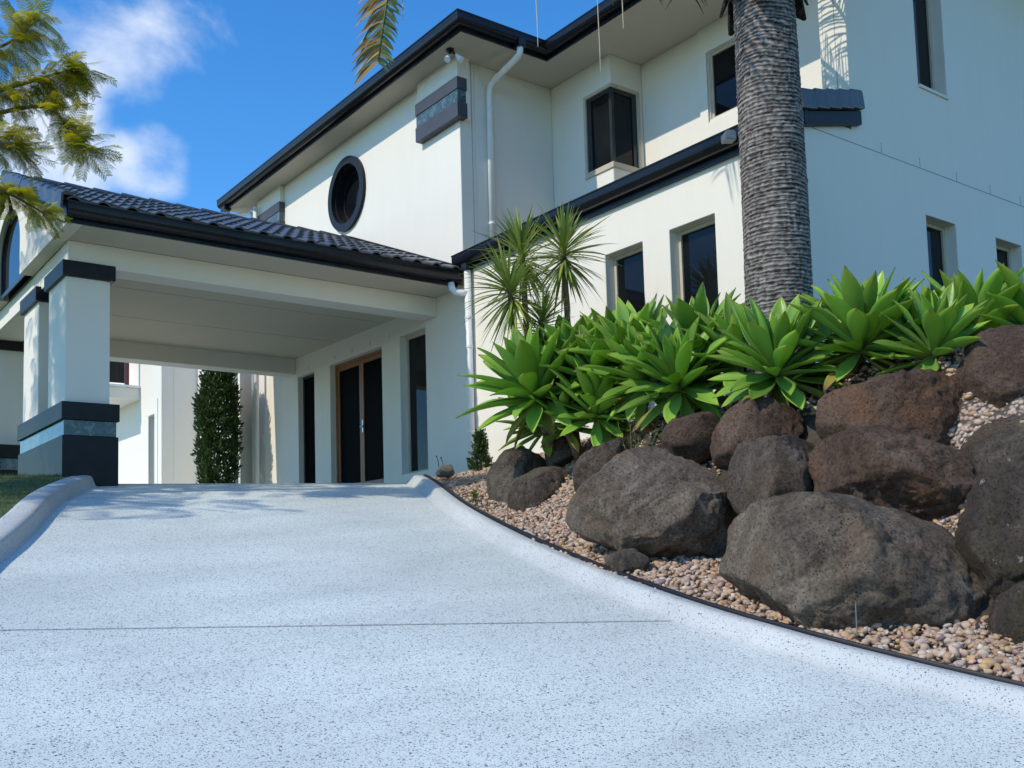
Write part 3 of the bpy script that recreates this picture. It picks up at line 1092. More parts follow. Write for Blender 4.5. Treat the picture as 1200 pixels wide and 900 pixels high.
mb = MB(); mb.tube([(7.62, 11.32, 3.80), (7.62, 11.30, 3.72), (7.65, 11.27, 3.67), (7.73, 11.21, 3.655), (7.80, 11.18, 3.65)], 0.045, 14); mb.build('pipe_elbow', 'pipe', house, smooth=True)
for zz in (2.9, 3.3, 1.75):
    mb = MB(); mb.tube([(7.80, 11.18, zz), (7.80, 11.18, zz + 0.03)], 0.055, 14); mb.build('pipe_clip', 'pipe', house)
mb = MB(); mb.tube([(7.47, 18.85, FZ + 0.02), (7.47, 18.85, FZ - 0.08), (7.52, 18.80, FZ - 0.13), (7.78, 18.45, FZ - 0.13), (7.80, 18.42, FZ - 0.2), (7.80, 18.42, 1.0)], 0.04, 12)
mb.build('downpipe', 'pipe', house, smooth=True)
mb = MB(); mb.box(7.36, 7.50, 18.75, 18.95, FZ - 0.03, FZ + 0.1); mb.build('gutter_outlet', 'black_plastic', house, bevel=0.006)

# --- lower roof along the near wing ------------------------------------------
GZ = 3.99
GL = [(W - 0.05, Y1 + 0.03), (W - 0.05, YS - 0.06)]
mb = MB(); sweep(mb, GL, [(-0.045, 0.0), (-0.045, 0.19), (0.0, 0.19), (0.0, 0.0)], flat(GZ), side=-1); mb.build('fascia', 'gutter', house)
mb = MB(); sweep(mb, GL, gprof, flat(GZ + 0.015), side=-1)
gu = mb.build('gutter', 'gutter', house, smooth=True); gu.data.set_sharp_from_angle(angle=R(40))
mb = MB(); mb.box(7.74, 7.86, Y1 - 0.25, Y1 - 0.13, GZ - 0.03, GZ + 0.08); mb.build('gutter_outlet', 'black_plastic', house, bevel=0.006)
sl = math.tan(R(15))
mb = MB()
mb.prism([(W - 0.12, YS - 0.02, GZ + 0.20), (8.63, YS - 0.02, GZ + 0.20 + 0.88 * sl), (8.63, YS - 0.02, GZ + 0.16 + 0.88 * sl), (W - 0.12, YS - 0.02, GZ + 0.16)], (0, 0.349, 0))
mb.prism([(W - 0.12, YS + 0.33, GZ + 0.20), (X3, YS + 0.33, GZ + 0.20 + (X3 - W + 0.12) * sl), (X3, YS + 0.33, GZ + 0.16 + (X3 - W + 0.12) * sl), (W - 0.12, YS + 0.33, GZ + 0.16)], (0, YB - YS - 0.34, 0))
lr = mb.build('lower_roof', 'tile', house)
mb = MB()      # verge board
mb.prism([(W - 0.10, YS - 0.055, GZ - 0.02), (8.74, YS - 0.055, GZ - 0.02 + 0.97 * sl * 0.92), (8.74, YS - 0.055, GZ + 0.12 + 0.97 * sl * 0.92), (W - 0.10, YS - 0.055, GZ + 0.12)], (0, 0.05, 0))
mb.build('verge_board', 'charcoal', lr, bevel=0.004)
vm = MB()      # one verge tile, reused
vm.prism([(0, -0.02, -0.09), (0.34, -0.02, -0.09), (0.34, -0.02, 0.075), (0.31, -0.02, 0.095), (0.03, -0.02, 0.095), (0.0, -0.02, 0.07)], (0, 0.19, 0))
vme = vm.mesh('verge_tile', 'tile', bevel=0.012)
for i in range(5):
    o = link('verge_tile', vme, lr)
    o.location = (W - 0.12 + i * 0.193, YS - 0.078 - 0.002 * (i % 2), GZ + 0.225 + i * 0.193 * sl * 0.95)
    o.rotation_euler = (0, -R(9.5), 0)
    o.scale = (0.63, 1, 1)

# --- porch --------------------------------------------------------------------
PX0 = 2.72
mb = MB(); mb.box(2.90, W - 0.003, 12.07, 12.42, 3.53, PS - 0.002); mb.build('porch_beam', 'wall', house, bevel=0.006)
mb = MB(); mb.box(2.90, W - 0.003, 16.73, 17.08, 3.46, PS - 0.002); mb.build('porch_beam', 'wall', house, bevel=0.006)
mb = MB(); mb.box(2.905, 3.34, 12.422, 16.728, 3.53, PS - 0.003); mb.build('porch_beam', 'wall', house, bevel=0.006)
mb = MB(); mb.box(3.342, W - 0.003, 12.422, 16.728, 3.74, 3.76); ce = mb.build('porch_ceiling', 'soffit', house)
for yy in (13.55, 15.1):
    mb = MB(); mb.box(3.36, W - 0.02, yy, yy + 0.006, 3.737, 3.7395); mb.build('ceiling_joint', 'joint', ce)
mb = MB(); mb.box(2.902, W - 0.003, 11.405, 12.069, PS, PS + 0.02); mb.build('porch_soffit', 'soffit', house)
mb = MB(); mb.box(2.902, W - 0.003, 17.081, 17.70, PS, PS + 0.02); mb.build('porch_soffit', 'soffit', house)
PGL = [(PX0 - 0.02, 11.38), (W - 0.10, 11.38)]
mb = MB(); sweep(mb, PGL, [(-0.025, 0.0), (-0.025, 0.19), (0.0, 0.19), (0.0, 0.0)], flat(PS - 0.02), side=-1); mb.build('porch_fascia', 'gutter', house)
mb = MB(); sweep(mb, PGL, gprof, flat(PS - 0.02), side=-1)
gu = mb.build('porch_gutter', 'gutter', house, smooth=True); gu.data.set_sharp_from_angle(angle=R(40))
# gable wall on the west end with an arched window
RY, RZ = 14.55, 5.30          # ridge
EYS, EZ = 11.30, 3.99
pit = (RZ - EZ) / (RY - EYS)
AW, ASP = 0.74, 4.28          # half width and springing of the arch
gable_out = [(12.0 - 0.6, PS), (RY - AW, PS)]
arch = [(RY - AW * math.cos(math.pi * i / 24), ASP + 0.55 * math.sin(math.pi * i / 24)) for i in range(25)]
outl = [(11.41, PS), (11.41, EZ - 0.02), (RY, RZ - 0.06), (2 * RY - 11.41, EZ - 0.02), (2 * RY - 11.41, PS)]
mb = MB()
GXW, GT = PX0 + 0.02, 0.16
# left half + right half fan between outer outline and the arch
inner = [(RY - AW, PS)] + arch + [(RY + AW, PS)]
m = len(inner)
outer = []
for (iy, iz) in inner:
    if iy <= RY:
        oy = min(RY, max(11.41, RY - (RY - iy) * (RY - 11.41) / AW))
    else:
        oy = RY + (iy - RY) * (RY - 11.41) / AW
    oz = EZ - 0.02 + (RZ - 0.06 - EZ + 0.02) * (1 - abs(oy - RY) / (RY - 11.41))
    outer.append((oy, oz))
outer[0] = (11.41, PS); outer[-1] = (2 * RY - 11.41, PS)
vs, fs = [], []
for (iy, iz), (oy, oz) in zip(inner, outer):
    vs += [(GXW, iy, iz), (GXW, oy, oz), (GXW + GT, iy, iz), (GXW + GT, oy, oz)]
for i in range(m - 1):
    a, b = i * 4, (i + 1) * 4
    fs += [(a, b, b + 1, a + 1), (a + 2, a + 3, b + 3, b + 2), (a, a + 2, b + 2, b), (a + 1, b + 1, b + 3, a + 3)]
fs += [(0, 1, 3, 2), ((m - 1) * 4, (m - 1) * 4 + 2, (m - 1) * 4 + 3, (m - 1) * 4 + 1)]
mb.add(vs, fs)
gw = mb.build('gable_wall', 'wall', house)
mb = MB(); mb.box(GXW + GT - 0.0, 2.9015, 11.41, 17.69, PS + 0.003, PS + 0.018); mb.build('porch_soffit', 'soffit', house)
ring_o = [(RY - AW, PS - 0.01)] + arch + [(RY + AW, PS - 0.01)]
ring_i = [(RY - AW + 0.07, PS + 0.05)] + [(RY - (AW - 0.07) * math.cos(math.pi * i / 24), ASP + 0.48 * math.sin(math.pi * i / 24)) for i in range(25)] + [(RY + AW - 0.07, PS + 0.05)]
mb = MB()
vs, fs = [], []
for (a, b), (c, d) in zip(ring_o, ring_i):
    vs += [(GXW + 0.05, a, b), (GXW + 0.05, c, d), (GXW + 0.11, a, b), (GXW + 0.11, c, d)]
for i in range(len(ring_o) - 1):
    a, b = i * 4, (i + 1) * 4
    fs += [(a, b, b + 1, a + 1), (a + 1, b + 1, b + 3, a + 3), (a + 2, a + 3, b + 3, b + 2)]
e = (len(ring_o) - 1) * 4
fs += [(0, 1, e + 1, e), (1, 3, e + 3, e + 1)]
mb.add(vs, fs)
aw_ = mb.build('arched_window', 'frame_dark', house)
mb = MB(); mb.add([(GXW + 0.08, c, d) for c, d in ring_i], [tuple(range(len(ring_i)))]); mb.build('pane', 'glass', aw_)

# porch roof: decking, tiles one by one on the slope in view, ridge caps, verge
mb = MB()
mb.prism([(PX0, EYS + 0.1, EZ - 0.03), (PX0, RY, RZ - 0.045), (PX0, 2 * RY - EYS - 0.1, EZ - 0.03), (PX0, 2 * RY - EYS - 0.1, EZ - 0.05), (PX0, RY, RZ - 0.065), (PX0, EYS + 0.1, EZ - 0.05)], (W - PX0 - 0.003, 0, 0))
proof = mb.build('porch_roof', 'tile', house)
TW, TL, GAUGE = 0.306, 0.40, 0.335
nc = int((W - 0.02 - (PX0 - 0.03)) / TW)
slope_len = math.hypot(RY - EYS, RZ - EZ)
nr = int(slope_len / GAUGE)
ang = math.atan2(RZ - EZ, RY - EYS)
NU = 13
prof = []
for i in range(NU):
    t = i / (NU - 1)
    # roman roll on the left third, flat pan on the rest
    h = 0.038 * max(0, math.sin(math.pi * min(1, t / 0.46))) ** 0.8 if t < 0.46 else 0.006 * math.sin(math.pi * (t - 0.46) / 0.54)
    prof.append((t * TW * 1.0, h))
vs, fs = [], []
for v_, dz_ in ((0.0, 0.030), (0.0, 0.0)):
    pass
for (u, h) in prof:
    vs += [(u, 0.0, h + 0.030), (u, TL, h + 0.004), (u, 0.0, h + 0.008), (u, TL, h - 0.018)]
for i in range(NU - 1):
    a, b = i * 4, (i + 1) * 4
    fs += [(a, b, b + 1, a + 1), (a + 2, a + 3, b + 3, b + 2), (a, a + 2, b + 2, b), (a + 1, b + 1, b + 3, a + 3)]
fs += [(0, 1, 3, 2), ((NU - 1) * 4, (NU - 1) * 4 + 2, (NU - 1) * 4 + 3, (NU - 1) * 4 + 1)]
tm = MB().add(vs, fs).mesh('roof_tile', 'tile', smooth=True)
tm.set_sharp_from_angle(angle=R(50))
for r_ in range(nr + 1):
    s = -0.05 + r_ * GAUGE
    for c_ in range(nc + 1):
        x = PX0 - 0.03 + c_ * TW
        if x + TW > W + 0.05 or s + 0.2 > slope_len:
            continue
        o = link('roof_tile', tm, proof)
        o.location = (x + random.uniform(-.003, .003), EYS + s * math.cos(ang), EZ - 0.005 + s * math.sin(ang))
        o.rotation_euler = (ang + random.uniform(-.008, .008), 0, random.uniform(-.006, .006))
        if r_ == nr:
            o.scale.y = (slope_len - s) / TL
# ridge caps
cm = MB()
NS = 10
vs, fs = [], []
for xx, rr in ((0.0, 0.125), (0.43, 0.108)):
    for k_ in range(2):
        for i in range(NS + 1):
            a = math.pi * i / NS
            r_ = rr - 0.016 * k_
            vs.append((xx, -r_ * math.cos(a) * 1.05, r_ * math.sin(a) * 0.72))
n_ = NS + 1
for i in range(NS):
    fs += [(i, i + 1, 2 * n_ + i + 1, 2 * n_ + i), (n_ + i, 3 * n_ + i, 3 * n_ + i + 1, n_ + i + 1), (i, n_ + i, n_ + i + 1, i + 1),
           (2 * n_ + i, 2 * n_ + i + 1, 3 * n_ + i + 1, 3 * n_ + i)]
cmesh = cm.add(vs, fs).mesh('ridge_cap', 'tile', smooth=True)
cmesh.set_sharp_from_angle(angle=R(45))
x = PX0 - 0.06
while x < W - 0.2:
    o = link('ridge_cap', cmesh, proof)
    o.location = (x, RY + random.uniform(-.006, .006), RZ - 0.012)
    o.rotation_euler = (0, R(1.6), random.uniform(-.01, .01))
    x += 0.385
# verge: barge boards and capping tiles down the gable
for sgn in (1, -1):
    mb = MB()
    y_e, y_r = (EYS - 0.02, RY) if sgn > 0 else (2 * RY - EYS + 0.02, RY)
    mb.prism([(PX0 - 0.03, y_e, EZ - 0.16), (PX0 - 0.03, y_r, RZ - 0.17), (PX0 - 0.03, y_r, RZ - 0.02), (PX0 - 0.03, y_e, EZ - 0.01)], (0.04, 0, 0))
    mb.build('barge_board', 'charcoal', proof)
vm = MB()
vm.prism([(-0.055, 0, -0.10), (-0.055, 0, 0.05), (-0.02, 0, 0.085), (0.10, 0, 0.085), (0.10, 0, 0.06), (-0.03, 0, 0.04), (-0.03, 0, -0.10)], (0, 0.40, 0))
vme2 = vm.mesh('verge_cap', 'tile', bevel=0.006)
for r_ in range(nr + 1):
    s = -0.06 + r_ * GAUGE
    if s + 0.25 > slope_len:
        continue
    o = link('verge_cap', vme2, proof)
    o.location = (PX0 - 0.04, EYS + s * math.cos(ang), EZ + 0.015 + s * math.sin(ang))
    o.rotation_euler = (ang - R(1.5), 0, 0)
# flashing where the roof meets the wall
mb = MB()
mb.prism([(W - 0.10, EYS + 0.05, EZ + 0.06), (W - 0.10, RY, RZ + 0.06), (W - 0.10, RY, RZ + 0.085), (W - 0.10, EYS + 0.05, EZ + 0.085)], (0.097, 0, 0))
mb.build('flashing', 'charcoal', proof)

# columns: rendered shafts with charcoal caps, standing on a banded plinth
def shaft(x0, x1, y0, y1, z0, z1, cap):
    mb = MB(); mb.box(x0, x1, y0, y1, z0, z1)
    s_ = mb.build('column', 'wall', house, bevel=0.012)
    mb = MB(); mb.box(x0 - 0.045, x1 + 0.05, y0 - 0.05, y1 + 0.05, cap[0], cap[1])
    mb.build('capital', 'charcoal', s_, bevel=0.006)


shaft(2.885, 3.372, 12.10, 12.90, 1.90, 3.528, (3.385, 3.565))
shaft(2.885, 3.372, 13.42, 14.22, 1.90, 3.528, (3.385, 3.565))
shaft(2.885, 3.372, 16.62, 17.06, 1.90, 3.458, (3.385, 3.565))
for a, b in ((12.035, 14.30), (16.40, 17.15)):
    for zz0, zz1, gg, mt, nm in ((0.95, 1.56, 0.0, 'charcoal', 'plinth'), (1.562, 1.738, 0.02, 'green', 'glass_band'), (1.74, 1.94, -0.01, 'charcoal', 'plinth_cap')):
        mb = MB(); mb.box(2.845 + gg, 3.455 - gg, a + gg, b - gg, zz0, zz1)
        mb.build(nm, mt, house, bevel=0.006)

# --- twin floodlight under the eave corner, camera on the lower gutter ---------
mb = MB()
mb.tube([(7.63, 11.22, SOF), (7.63, 11.22, SOF - 0.03)], 0.055, 16)
mb.tube([(7.63, 11.22, SOF - 0.02), (7.60, 11.20, SOF - 0.10)], 0.018, 8)
mb.tube([(7.63, 11.22, SOF - 0.02), (7.67, 11.14, SOF - 0.10)], 0.018, 8)
fl = mb.build('floodlight', 'black_plastic', house)
for c_, d_ in (((7.59, 11.20, SOF - 0.12), (-0.5, -0.35, -0.75)), ((7.68, 11.12, SOF - 0.12), (0.2, -0.6, -0.75))):
    d_ = Vector(d_).normalized(); c_ = Vector(c_)
    mb = MB(); mb.tube([c_ - d_ * 0.03, c_ + d_ * 0.02, c_ + d_ * 0.07, c_ + d_ * 0.10], [0.024, 0.030, 0.042, 0.044], 16)
    mb.build('lamp', 'lamp_glass', fl, smooth=False)
cc = Vector((7.60, 6.42, 4.06))
mb = MB()
dv_ = Vector((-0.55, -0.8, -0.12)).normalized()
sd = Vector((dv_.y, -dv_.x, 0)).normalized() * 0.055
up = Vector((0, 0, 0.05))
mb.prism([cc - sd - up * 0.9, cc + sd - up * 0.9, cc + sd + up * 0.6, cc + sd * 0.5 + up, cc - sd * 0.5 + up, cc - sd + up * 0.6], dv_ * 0.17)
fx = mb.build('security_camera', 'grey_plastic', house, bevel=0.01)
mb = MB(); mb.tube([cc + dv_ * 0.05, (7.72, 6.42, 4.08)], 0.018, 8); mb.build('bracket', 'black_plastic', fx)

# --- the wing seen through the porch --------------------------------------------
mb = MB(); mb.box(7.60, 8.4, 18.61, 20.9, 0.7, 6.6); mb.build('rear_wall', 'wall', house, bevel=0.006)
slab('rear_wall', 'W', 6.85, 20.902, 28.0, 0.7, 6.6, 0.25, [(21.35, 21.75, 0.9, 3.30)])
slab('rear_wall', 'S', 20.9, 7.102, 7.6, 0.7, 6.6, 0.25)
mb = MB(); mb.box(6.852, 7.10, 20.898, 20.902, 0.7, 6.6); mb.build('rear_wall', 'wall', house)
window('W', 6.85, 21.35, 21.75, 1.0, 3.30, 0.13, sill=False)
mb = MB(); mb.box(6.835, 6.848, 21.12, 21.16, 1.0, 3.6); mb.build('rear_trim', 'pipe', house)
mb = MB(); mb.tube([(7.50, 18.58, 6.6), (7.50, 18.58, 0.9)], 0.045, 12); mb.build('downpipe', 'pipe', house, smooth=True)
mb = MB(); mb.tube([(7.70, 18.05, 6.9), (7.70, 18.05, 0.9)], 0.045, 12); mb.build('downpipe', 'pipe', house, smooth=True)
mb = MB(); mb.box(6.0, 6.848, 22.3, 26.0, 3.74, 3.98); bal = mb.build('balcony', 'wall', house, bevel=0.006)
mb = MB(); mb.box(5.95, 6.86, 22.25, 26.05, 3.982, 4.03); mb.build('balcony_edge', 'pipe', bal)
mb = MB(); mb.box(6.55, 6.63, 22.34, 22.42, 4.03, 5.3); mb.build('balcony_post', 'red_post', bal)
mb = MB(); mb.box(6.03, 6.09, 22.34, 22.42, 4.03, 5.3); mb.build('balcony_post', 'pipe', bal)
mb = MB(); mb.box(6.10, 6.54, 22.37, 22.38, 4.08, 5.1); mb.build('glass_panel', 'glass', bal)
mb = MB(); hip(mb, 6.4, 14.0, 20.7, 28.2, 6.6, R(8)); mb.build('roof', 'tile', house)


# ------------------------------------------------------------------ boulders of the rock wall
YAWZ = R(-37.1)
ROCKS = {
    'big_left':((5.36,5.35,0.38),0.48,[(-0.64,-0.04),(-0.59,0.04),(-0.38,0.24),(-0.17,0.40),(0.00,0.44),(0.17,0.39),(0.33,0.31),(0.47,0.16),(0.57,0.01),(0.63,-0.20),(0.61,-0.32),(0.48,-0.42),(0.31,-0.45),(0.08,-0.40),(-0.23,-0.30),(-0.52,-0.17)]),
    'big_front':((5.20,3.56,-0.10),0.5,[(-0.70,0.02),(-0.66,0.17),(-0.60,0.30),(-0.46,0.40),(-0.30,0.43),(-0.08,0.42),(0.15,0.36),(0.36,0.29),(0.51,0.24),(0.57,0.14),(0.63,0.02),(0.68,-0.11),(0.69,-0.25),(0.64,-0.38),(0.50,-0.44),(0.41,-0.41),(0.13,-0.34),(-0.20,-0.28),(-0.45,-0.20),(-0.61,-0.08)]),
    'flat_top':((6.17,3.80,0.91),0.42,[(-0.58,-0.06),(-0.53,0.03),(-0.41,0.14),(-0.24,0.19),(-0.01,0.21),(0.25,0.20),(0.40,0.16),(0.53,0.07),(0.57,-0.06),(0.57,-0.19),(0.47,-0.22),(0.28,-0.20),(0.09,-0.16),(-0.19,-0.12),(-0.48,-0.11)]),
    'mid_right':((5.85,3.64,0.46),0.4,[(-0.49,0.14),(-0.45,0.24),(-0.32,0.29),(-0.13,0.31),(0.05,0.28),(0.19,0.24),(0.34,0.15),(0.44,0.04),(0.49,-0.03),(0.48,-0.16),(0.41,-0.28),(0.27,-0.31),(0.07,-0.25),(-0.18,-0.18),(-0.39,-0.11),(-0.47,0.01)]),
    'mid_left':((5.68,4.45,0.56),0.32,[(-0.33,-0.04),(-0.28,0.13),(-0.24,0.21),(-0.05,0.22),(0.17,0.22),(0.26,0.24),(0.32,0.18),(0.33,0.00),(0.24,-0.09),(0.06,-0.20),(-0.14,-0.25),(-0.25,-0.16)]),
    'small_brown':((5.93,4.85,0.95),0.28,[(-0.31,-0.06),(-0.25,0.04),(-0.13,0.15),(0.06,0.19),(0.23,0.17),(0.31,0.09),(0.29,0.00),(0.22,-0.06),(0.03,-0.12),(-0.20,-0.18),(-0.30,-0.16)]),
    'top_right':((6.56,3.22,1.13),0.34,[(-0.31,-0.09),(-0.30,0.02),(-0.24,0.10),(-0.22,0.19),(0.04,0.26),(0.28,0.19),(0.30,-0.10),(0.12,-0.24),(-0.12,-0.26),(-0.25,-0.23)]),
    'lichen':((5.76,2.87,0.09),0.33,[(-0.27,-0.29),(-0.25,-0.14),(-0.24,0.09),(-0.19,0.23),(-0.09,0.35),(0.02,0.40),(0.18,0.36),(0.27,0.17),(0.23,-0.15),(0.08,-0.37),(-0.08,-0.40),(-0.23,-0.39)]),
    'low_right':((5.39,2.63,-0.36),0.2,[(-0.21,-0.09),(-0.19,0.04),(-0.10,0.15),(0.06,0.19),(0.19,0.10),(0.20,-0.10),(0.05,-0.20),(-0.13,-0.17)]),
    'right_mid':((6.20,3.10,0.63),0.3,[(-0.26,-0.07),(-0.24,0.02),(-0.17,0.08),(0.00,0.14),(0.21,0.12),(0.26,-0.02),(0.17,-0.13),(-0.09,-0.14)]),
    'slanted':((6.06,6.65,0.86),0.25,[(-0.27,-0.06),(-0.14,0.08),(0.04,0.20),(0.19,0.21),(0.27,0.12),(0.16,0.01),(-0.02,-0.11),(-0.17,-0.21),(-0.26,-0.17)]),
    'left_back':((6.29,8.23,0.94),0.27,[(-0.30,-0.11),(-0.19,0.06),(-0.02,0.20),(0.19,0.24),(0.30,0.14),(0.27,-0.01),(0.09,-0.13),(-0.06,-0.24),(-0.20,-0.22)]),
    'left_front':((6.11,7.63,0.73),0.25,[(-0.31,-0.06),(-0.19,0.07),(0.06,0.16),(0.25,0.13),(0.31,0.01),(0.24,-0.11),(0.05,-0.17),(-0.19,-0.13)]),
    'dark_small':((6.59,7.86,1.09),0.2,[(-0.16,0.00),(-0.10,0.12),(0.05,0.16),(0.16,0.05),(0.13,-0.09),(-0.02,-0.16),(-0.15,-0.11)]),
    'under_agave':((6.07,5.62,1.02),0.24,[(-0.24,-0.08),(-0.16,0.05),(-0.02,0.13),(0.16,0.11),(0.23,0.04),(0.22,-0.09),(0.06,-0.12),(-0.12,-0.12)]),
    'flat_stone':((4.89,5.18,-0.03),0.1,[(-0.15,0.04),(-0.08,0.06),(0.08,0.06),(0.15,0.02),(0.14,-0.04),(0.03,-0.06),(-0.10,-0.03)]),
    'pale_chip':((5.85,3.31,0.06),0.07,[(-0.06,0.07),(0.03,0.08),(0.06,-0.01),(0.05,-0.08),(-0.02,-0.05)]),
    'end_stone':((6.80,10.34,1.13),0.09,[(-0.11,-0.04),(-0.08,0.04),(0.02,0.07),(0.11,0.04),(0.11,-0.04),(-0.01,-0.07)]),
}
ROCK_INFO = {
    'big_left': ('basalt', 'large domed grey-brown boulder on the gravel, left of the rock wall', 1),
    'big_front': ('basalt', 'largest pitted boulder, lowest and frontmost beside the kerb', 2),
    'flat_top': ('basalt_brown', 'long flat-topped boulder directly under the middle agaves', 3),
    'mid_right': ('basalt_brown', 'craggy dark brown boulder resting behind the largest front boulder', 4),
    'mid_left': ('basalt_dark', 'angular dark boulder wedged between the two largest boulders', 5),
    'small_brown': ('basalt_brown', 'reddish brown boulder above the angular dark one', 6),
    'top_right': ('basalt_brown', 'brown boulder highest at the right edge beside the agaves', 7),
    'lichen': ('basalt_lichen', 'tall lichen-spotted boulder at the right edge', 8),
    'low_right': ('basalt_lichen', 'grey boulder lowest at the right edge on the gravel', 9),
    'right_mid': ('basalt_dark', 'grey boulder at the right edge between pebbles and lichen-spotted boulder', 10),
    'slanted': ('basalt_dark', 'slanting wedge-shaped rock behind the large domed boulder', 11),
    'left_back': ('basalt_dark', 'rounded dark rock leftmost of the rock wall', 12),
    'left_front': ('basalt_dark', 'low grey rock in front of the leftmost rounded rock', 13),
    'dark_small': ('basalt_dark', 'small dark rock under the leftmost big agave', 14),
    'under_agave': ('basalt_brown', 'dark rock half under the drooping agave leaves above the domed boulder', 15),
    'flat_stone': ('basalt_dark', 'small flat stone lying alone in the gravel near the kerb', 16),
    'pale_chip': ('pale_stone', 'pale angular stone chip in the gap right of the largest boulder', 17),
    'end_stone': ('pale_stone', 'small tan stone at the top end of the kerb', 18),
}


def boulder_mesh(name, dep, poly, seed, sub, mat):
    bm = bmesh.new()
    bmesh.ops.create_icosphere(bm, subdivisions=sub, radius=1.0)
    P = np.array([v.co[:] for v in bm.verts])
    poly = np.array(poly, float)
    if dep > 0.21:          # the foot of each boulder is bedded in: squarer and deeper than what shows
        lo = poly[:, 1] < -0.02
        hw = np.where(poly[:, 0] > 0, poly[:, 0].max(), -poly[:, 0].min())
        e = poly[:, 0] / hw
        poly[lo, 0] += (np.sign(e) * np.abs(e) ** 0.55 * hw * 0.96 - poly[:, 0])[lo] * 0.75
        poly[lo, 1] -= 0.04 if dep > 0.45 else 0.12
    ctr = poly.mean(0)
    q = (poly - ctr) * 1.05
    # outline radius by angle: smooth closed curve through the points
    th = np.arctan2(q[:, 1], q[:, 0])
    rr = np.hypot(q[:, 0], q[:, 1])
    order = th.argsort()
    th, rr = th[order], rr[order]
    tt = np.linspace(-math.pi, math.pi, 361)
    ri = np.interp(tt, np.concatenate([th - 2 * math.pi, th, th + 2 * math.pi]), np.tile(rr, 3))
    ker = np.hanning(13); ker /= ker.sum()
    rs = np.convolve(np.concatenate([ri[-13:-1], ri, ri[1:13]]), ker, 'same')[12:-12]
    ri = 0.75 * ri + 0.25 * rs
    ang_ = np.arctan2(P[:, 2], P[:, 0])
    rho = np.hypot(P[:, 0], P[:, 2])
    rad = np.interp(ang_, tt, ri)
    f = rho ** 0.62
    out = np.stack([rad * np.cos(ang_) * f, dep * np.sign(P[:, 1]) * np.abs(P[:, 1]) ** 0.7, rad * np.sin(ang_) * f], 1)
    rs_ = np.random.default_rng(seed * 13 + 5)
    size = rad.mean()
    # broken flat faces all round, then back to the measured width and height
    b0, b1 = out.min(0), out.max(0)
    for k_ in range(17):
        nv = rs_.normal(size=3)
        if k_ < 11:
            nv[1] = -abs(nv[1]) - 0.5
        nv /= np.linalg.norm(nv)
        h = out @ nv
        lim = h.max() * rs_.uniform(0.70, 0.90)
        over = np.clip(h - lim, 0, None)
        out -= nv * (over * 0.96)[:, None]
    c0, c1 = out.min(0), out.max(0)
    out = (out - c0) / (c1 - c0) * (b1 - b0) + b0
    nrm = P / np.linalg.norm(P, axis=1)[:, None]
    disp = np.empty(len(P))
    for i, p in enumerate(out):
        v = Vector(p) * (1.0 / size)
        sv = Vector((seed * 7.3, seed * 3.1, seed * 1.7))
        a = noise.fractal(v * 1.3 + sv, 1.0, 2.0, 3)
        b = 1 - abs(noise.noise(v * 2.6 + sv * 2)) * 2
        c = noise.fractal(v * 7 + sv, 0.8, 2.1, 4)
        e_ = noise.voronoi(v * 1.9 + sv)[0]
        disp[i] = size * (0.045 * a + 0.030 * b + 0.040 * c + 0.10 * (min(e_[1] - e_[0], 0.35) - 0.2))
    edge = np.clip((np.abs(P[:, 1]) - 0.02) / 0.3, 0.35, 1)
    out += nrm * (disp * edge)[:, None]
    out[:, 0] += ctr[0]; out[:, 2] += ctr[1]
    for v, p in zip(bm.verts, out):
        v.co = p
    me = bpy.data.meshes.new(name)
    bm.to_mesh(me)
    bm.free()
    me.shade_smooth()
    me.materials.append(M[mat])
    return me


for key, (loc, dep, poly) in ROCKS.items():
    mat, label, seed = ROCK_INFO[key]
    big = max(p[0] for p in poly) > 0.25
    nm = 'boulder' if big else 'rock'
    if key in ('right_mid', 'top_right'):
        poly = [(a * 1.15, b * 1.15) for a, b in poly]
    me = boulder_mesh(nm, dep, poly, seed, 6 if max(p[0] for p in poly) > 0.45 else (5 if big else 4), mat)
    o = link(nm, me)
    o.location = loc
    o.rotation_euler = (0, 0, YAWZ)
    tag(o, label, 'boulder' if big else 'rock', 'boulders of the garden rock wall' if big else 'small rocks in the gravel bed')

# ------------------------------------------------------------------ gravel
bm = bmesh.new()
bmesh.ops.create_icosphere(bm, subdivisions=2, radius=1.0)
bm.verts.ensure_lookup_table()
pv2 = np.array([v.co[:] for v in bm.verts]); pf2 = np.array([[v.index for v in f.verts] for f in bm.faces])
bm.free()
bm = bmesh.new()
bmesh.ops.create_icosphere(bm, subdivisions=1, radius=1.0)
bm.verts.ensure_lookup_table()
pv1 = np.array([v.co[:] for v in bm.verts]); pf1 = np.array([[v.index for v in f.verts] for f in bm.faces])
bm.free()
shapes = {1: [], 2: []}
for lv, pv in ((1, pv1), (2, pv2)):
    for k_ in range(8):
        q = pv.copy()
        rs_ = np.random.default_rng(50 + k_)
        for _ in range(5):
            nv = rs_.normal(size=3); nv /= np.linalg.norm(nv)
            h = q @ nv
            q -= nv * (np.clip(h - rs_.uniform(0.55, 0.85), 0, None) * 0.9)[:, None]
        shapes[lv].append(q)


def rotm(a, b, c):
    return np.array(Matrix.Rotation(a, 3, 'Z') @ Matrix.Rotation(b, 3, 'X') @ Matrix.Rotation(c, 3, 'Y'))


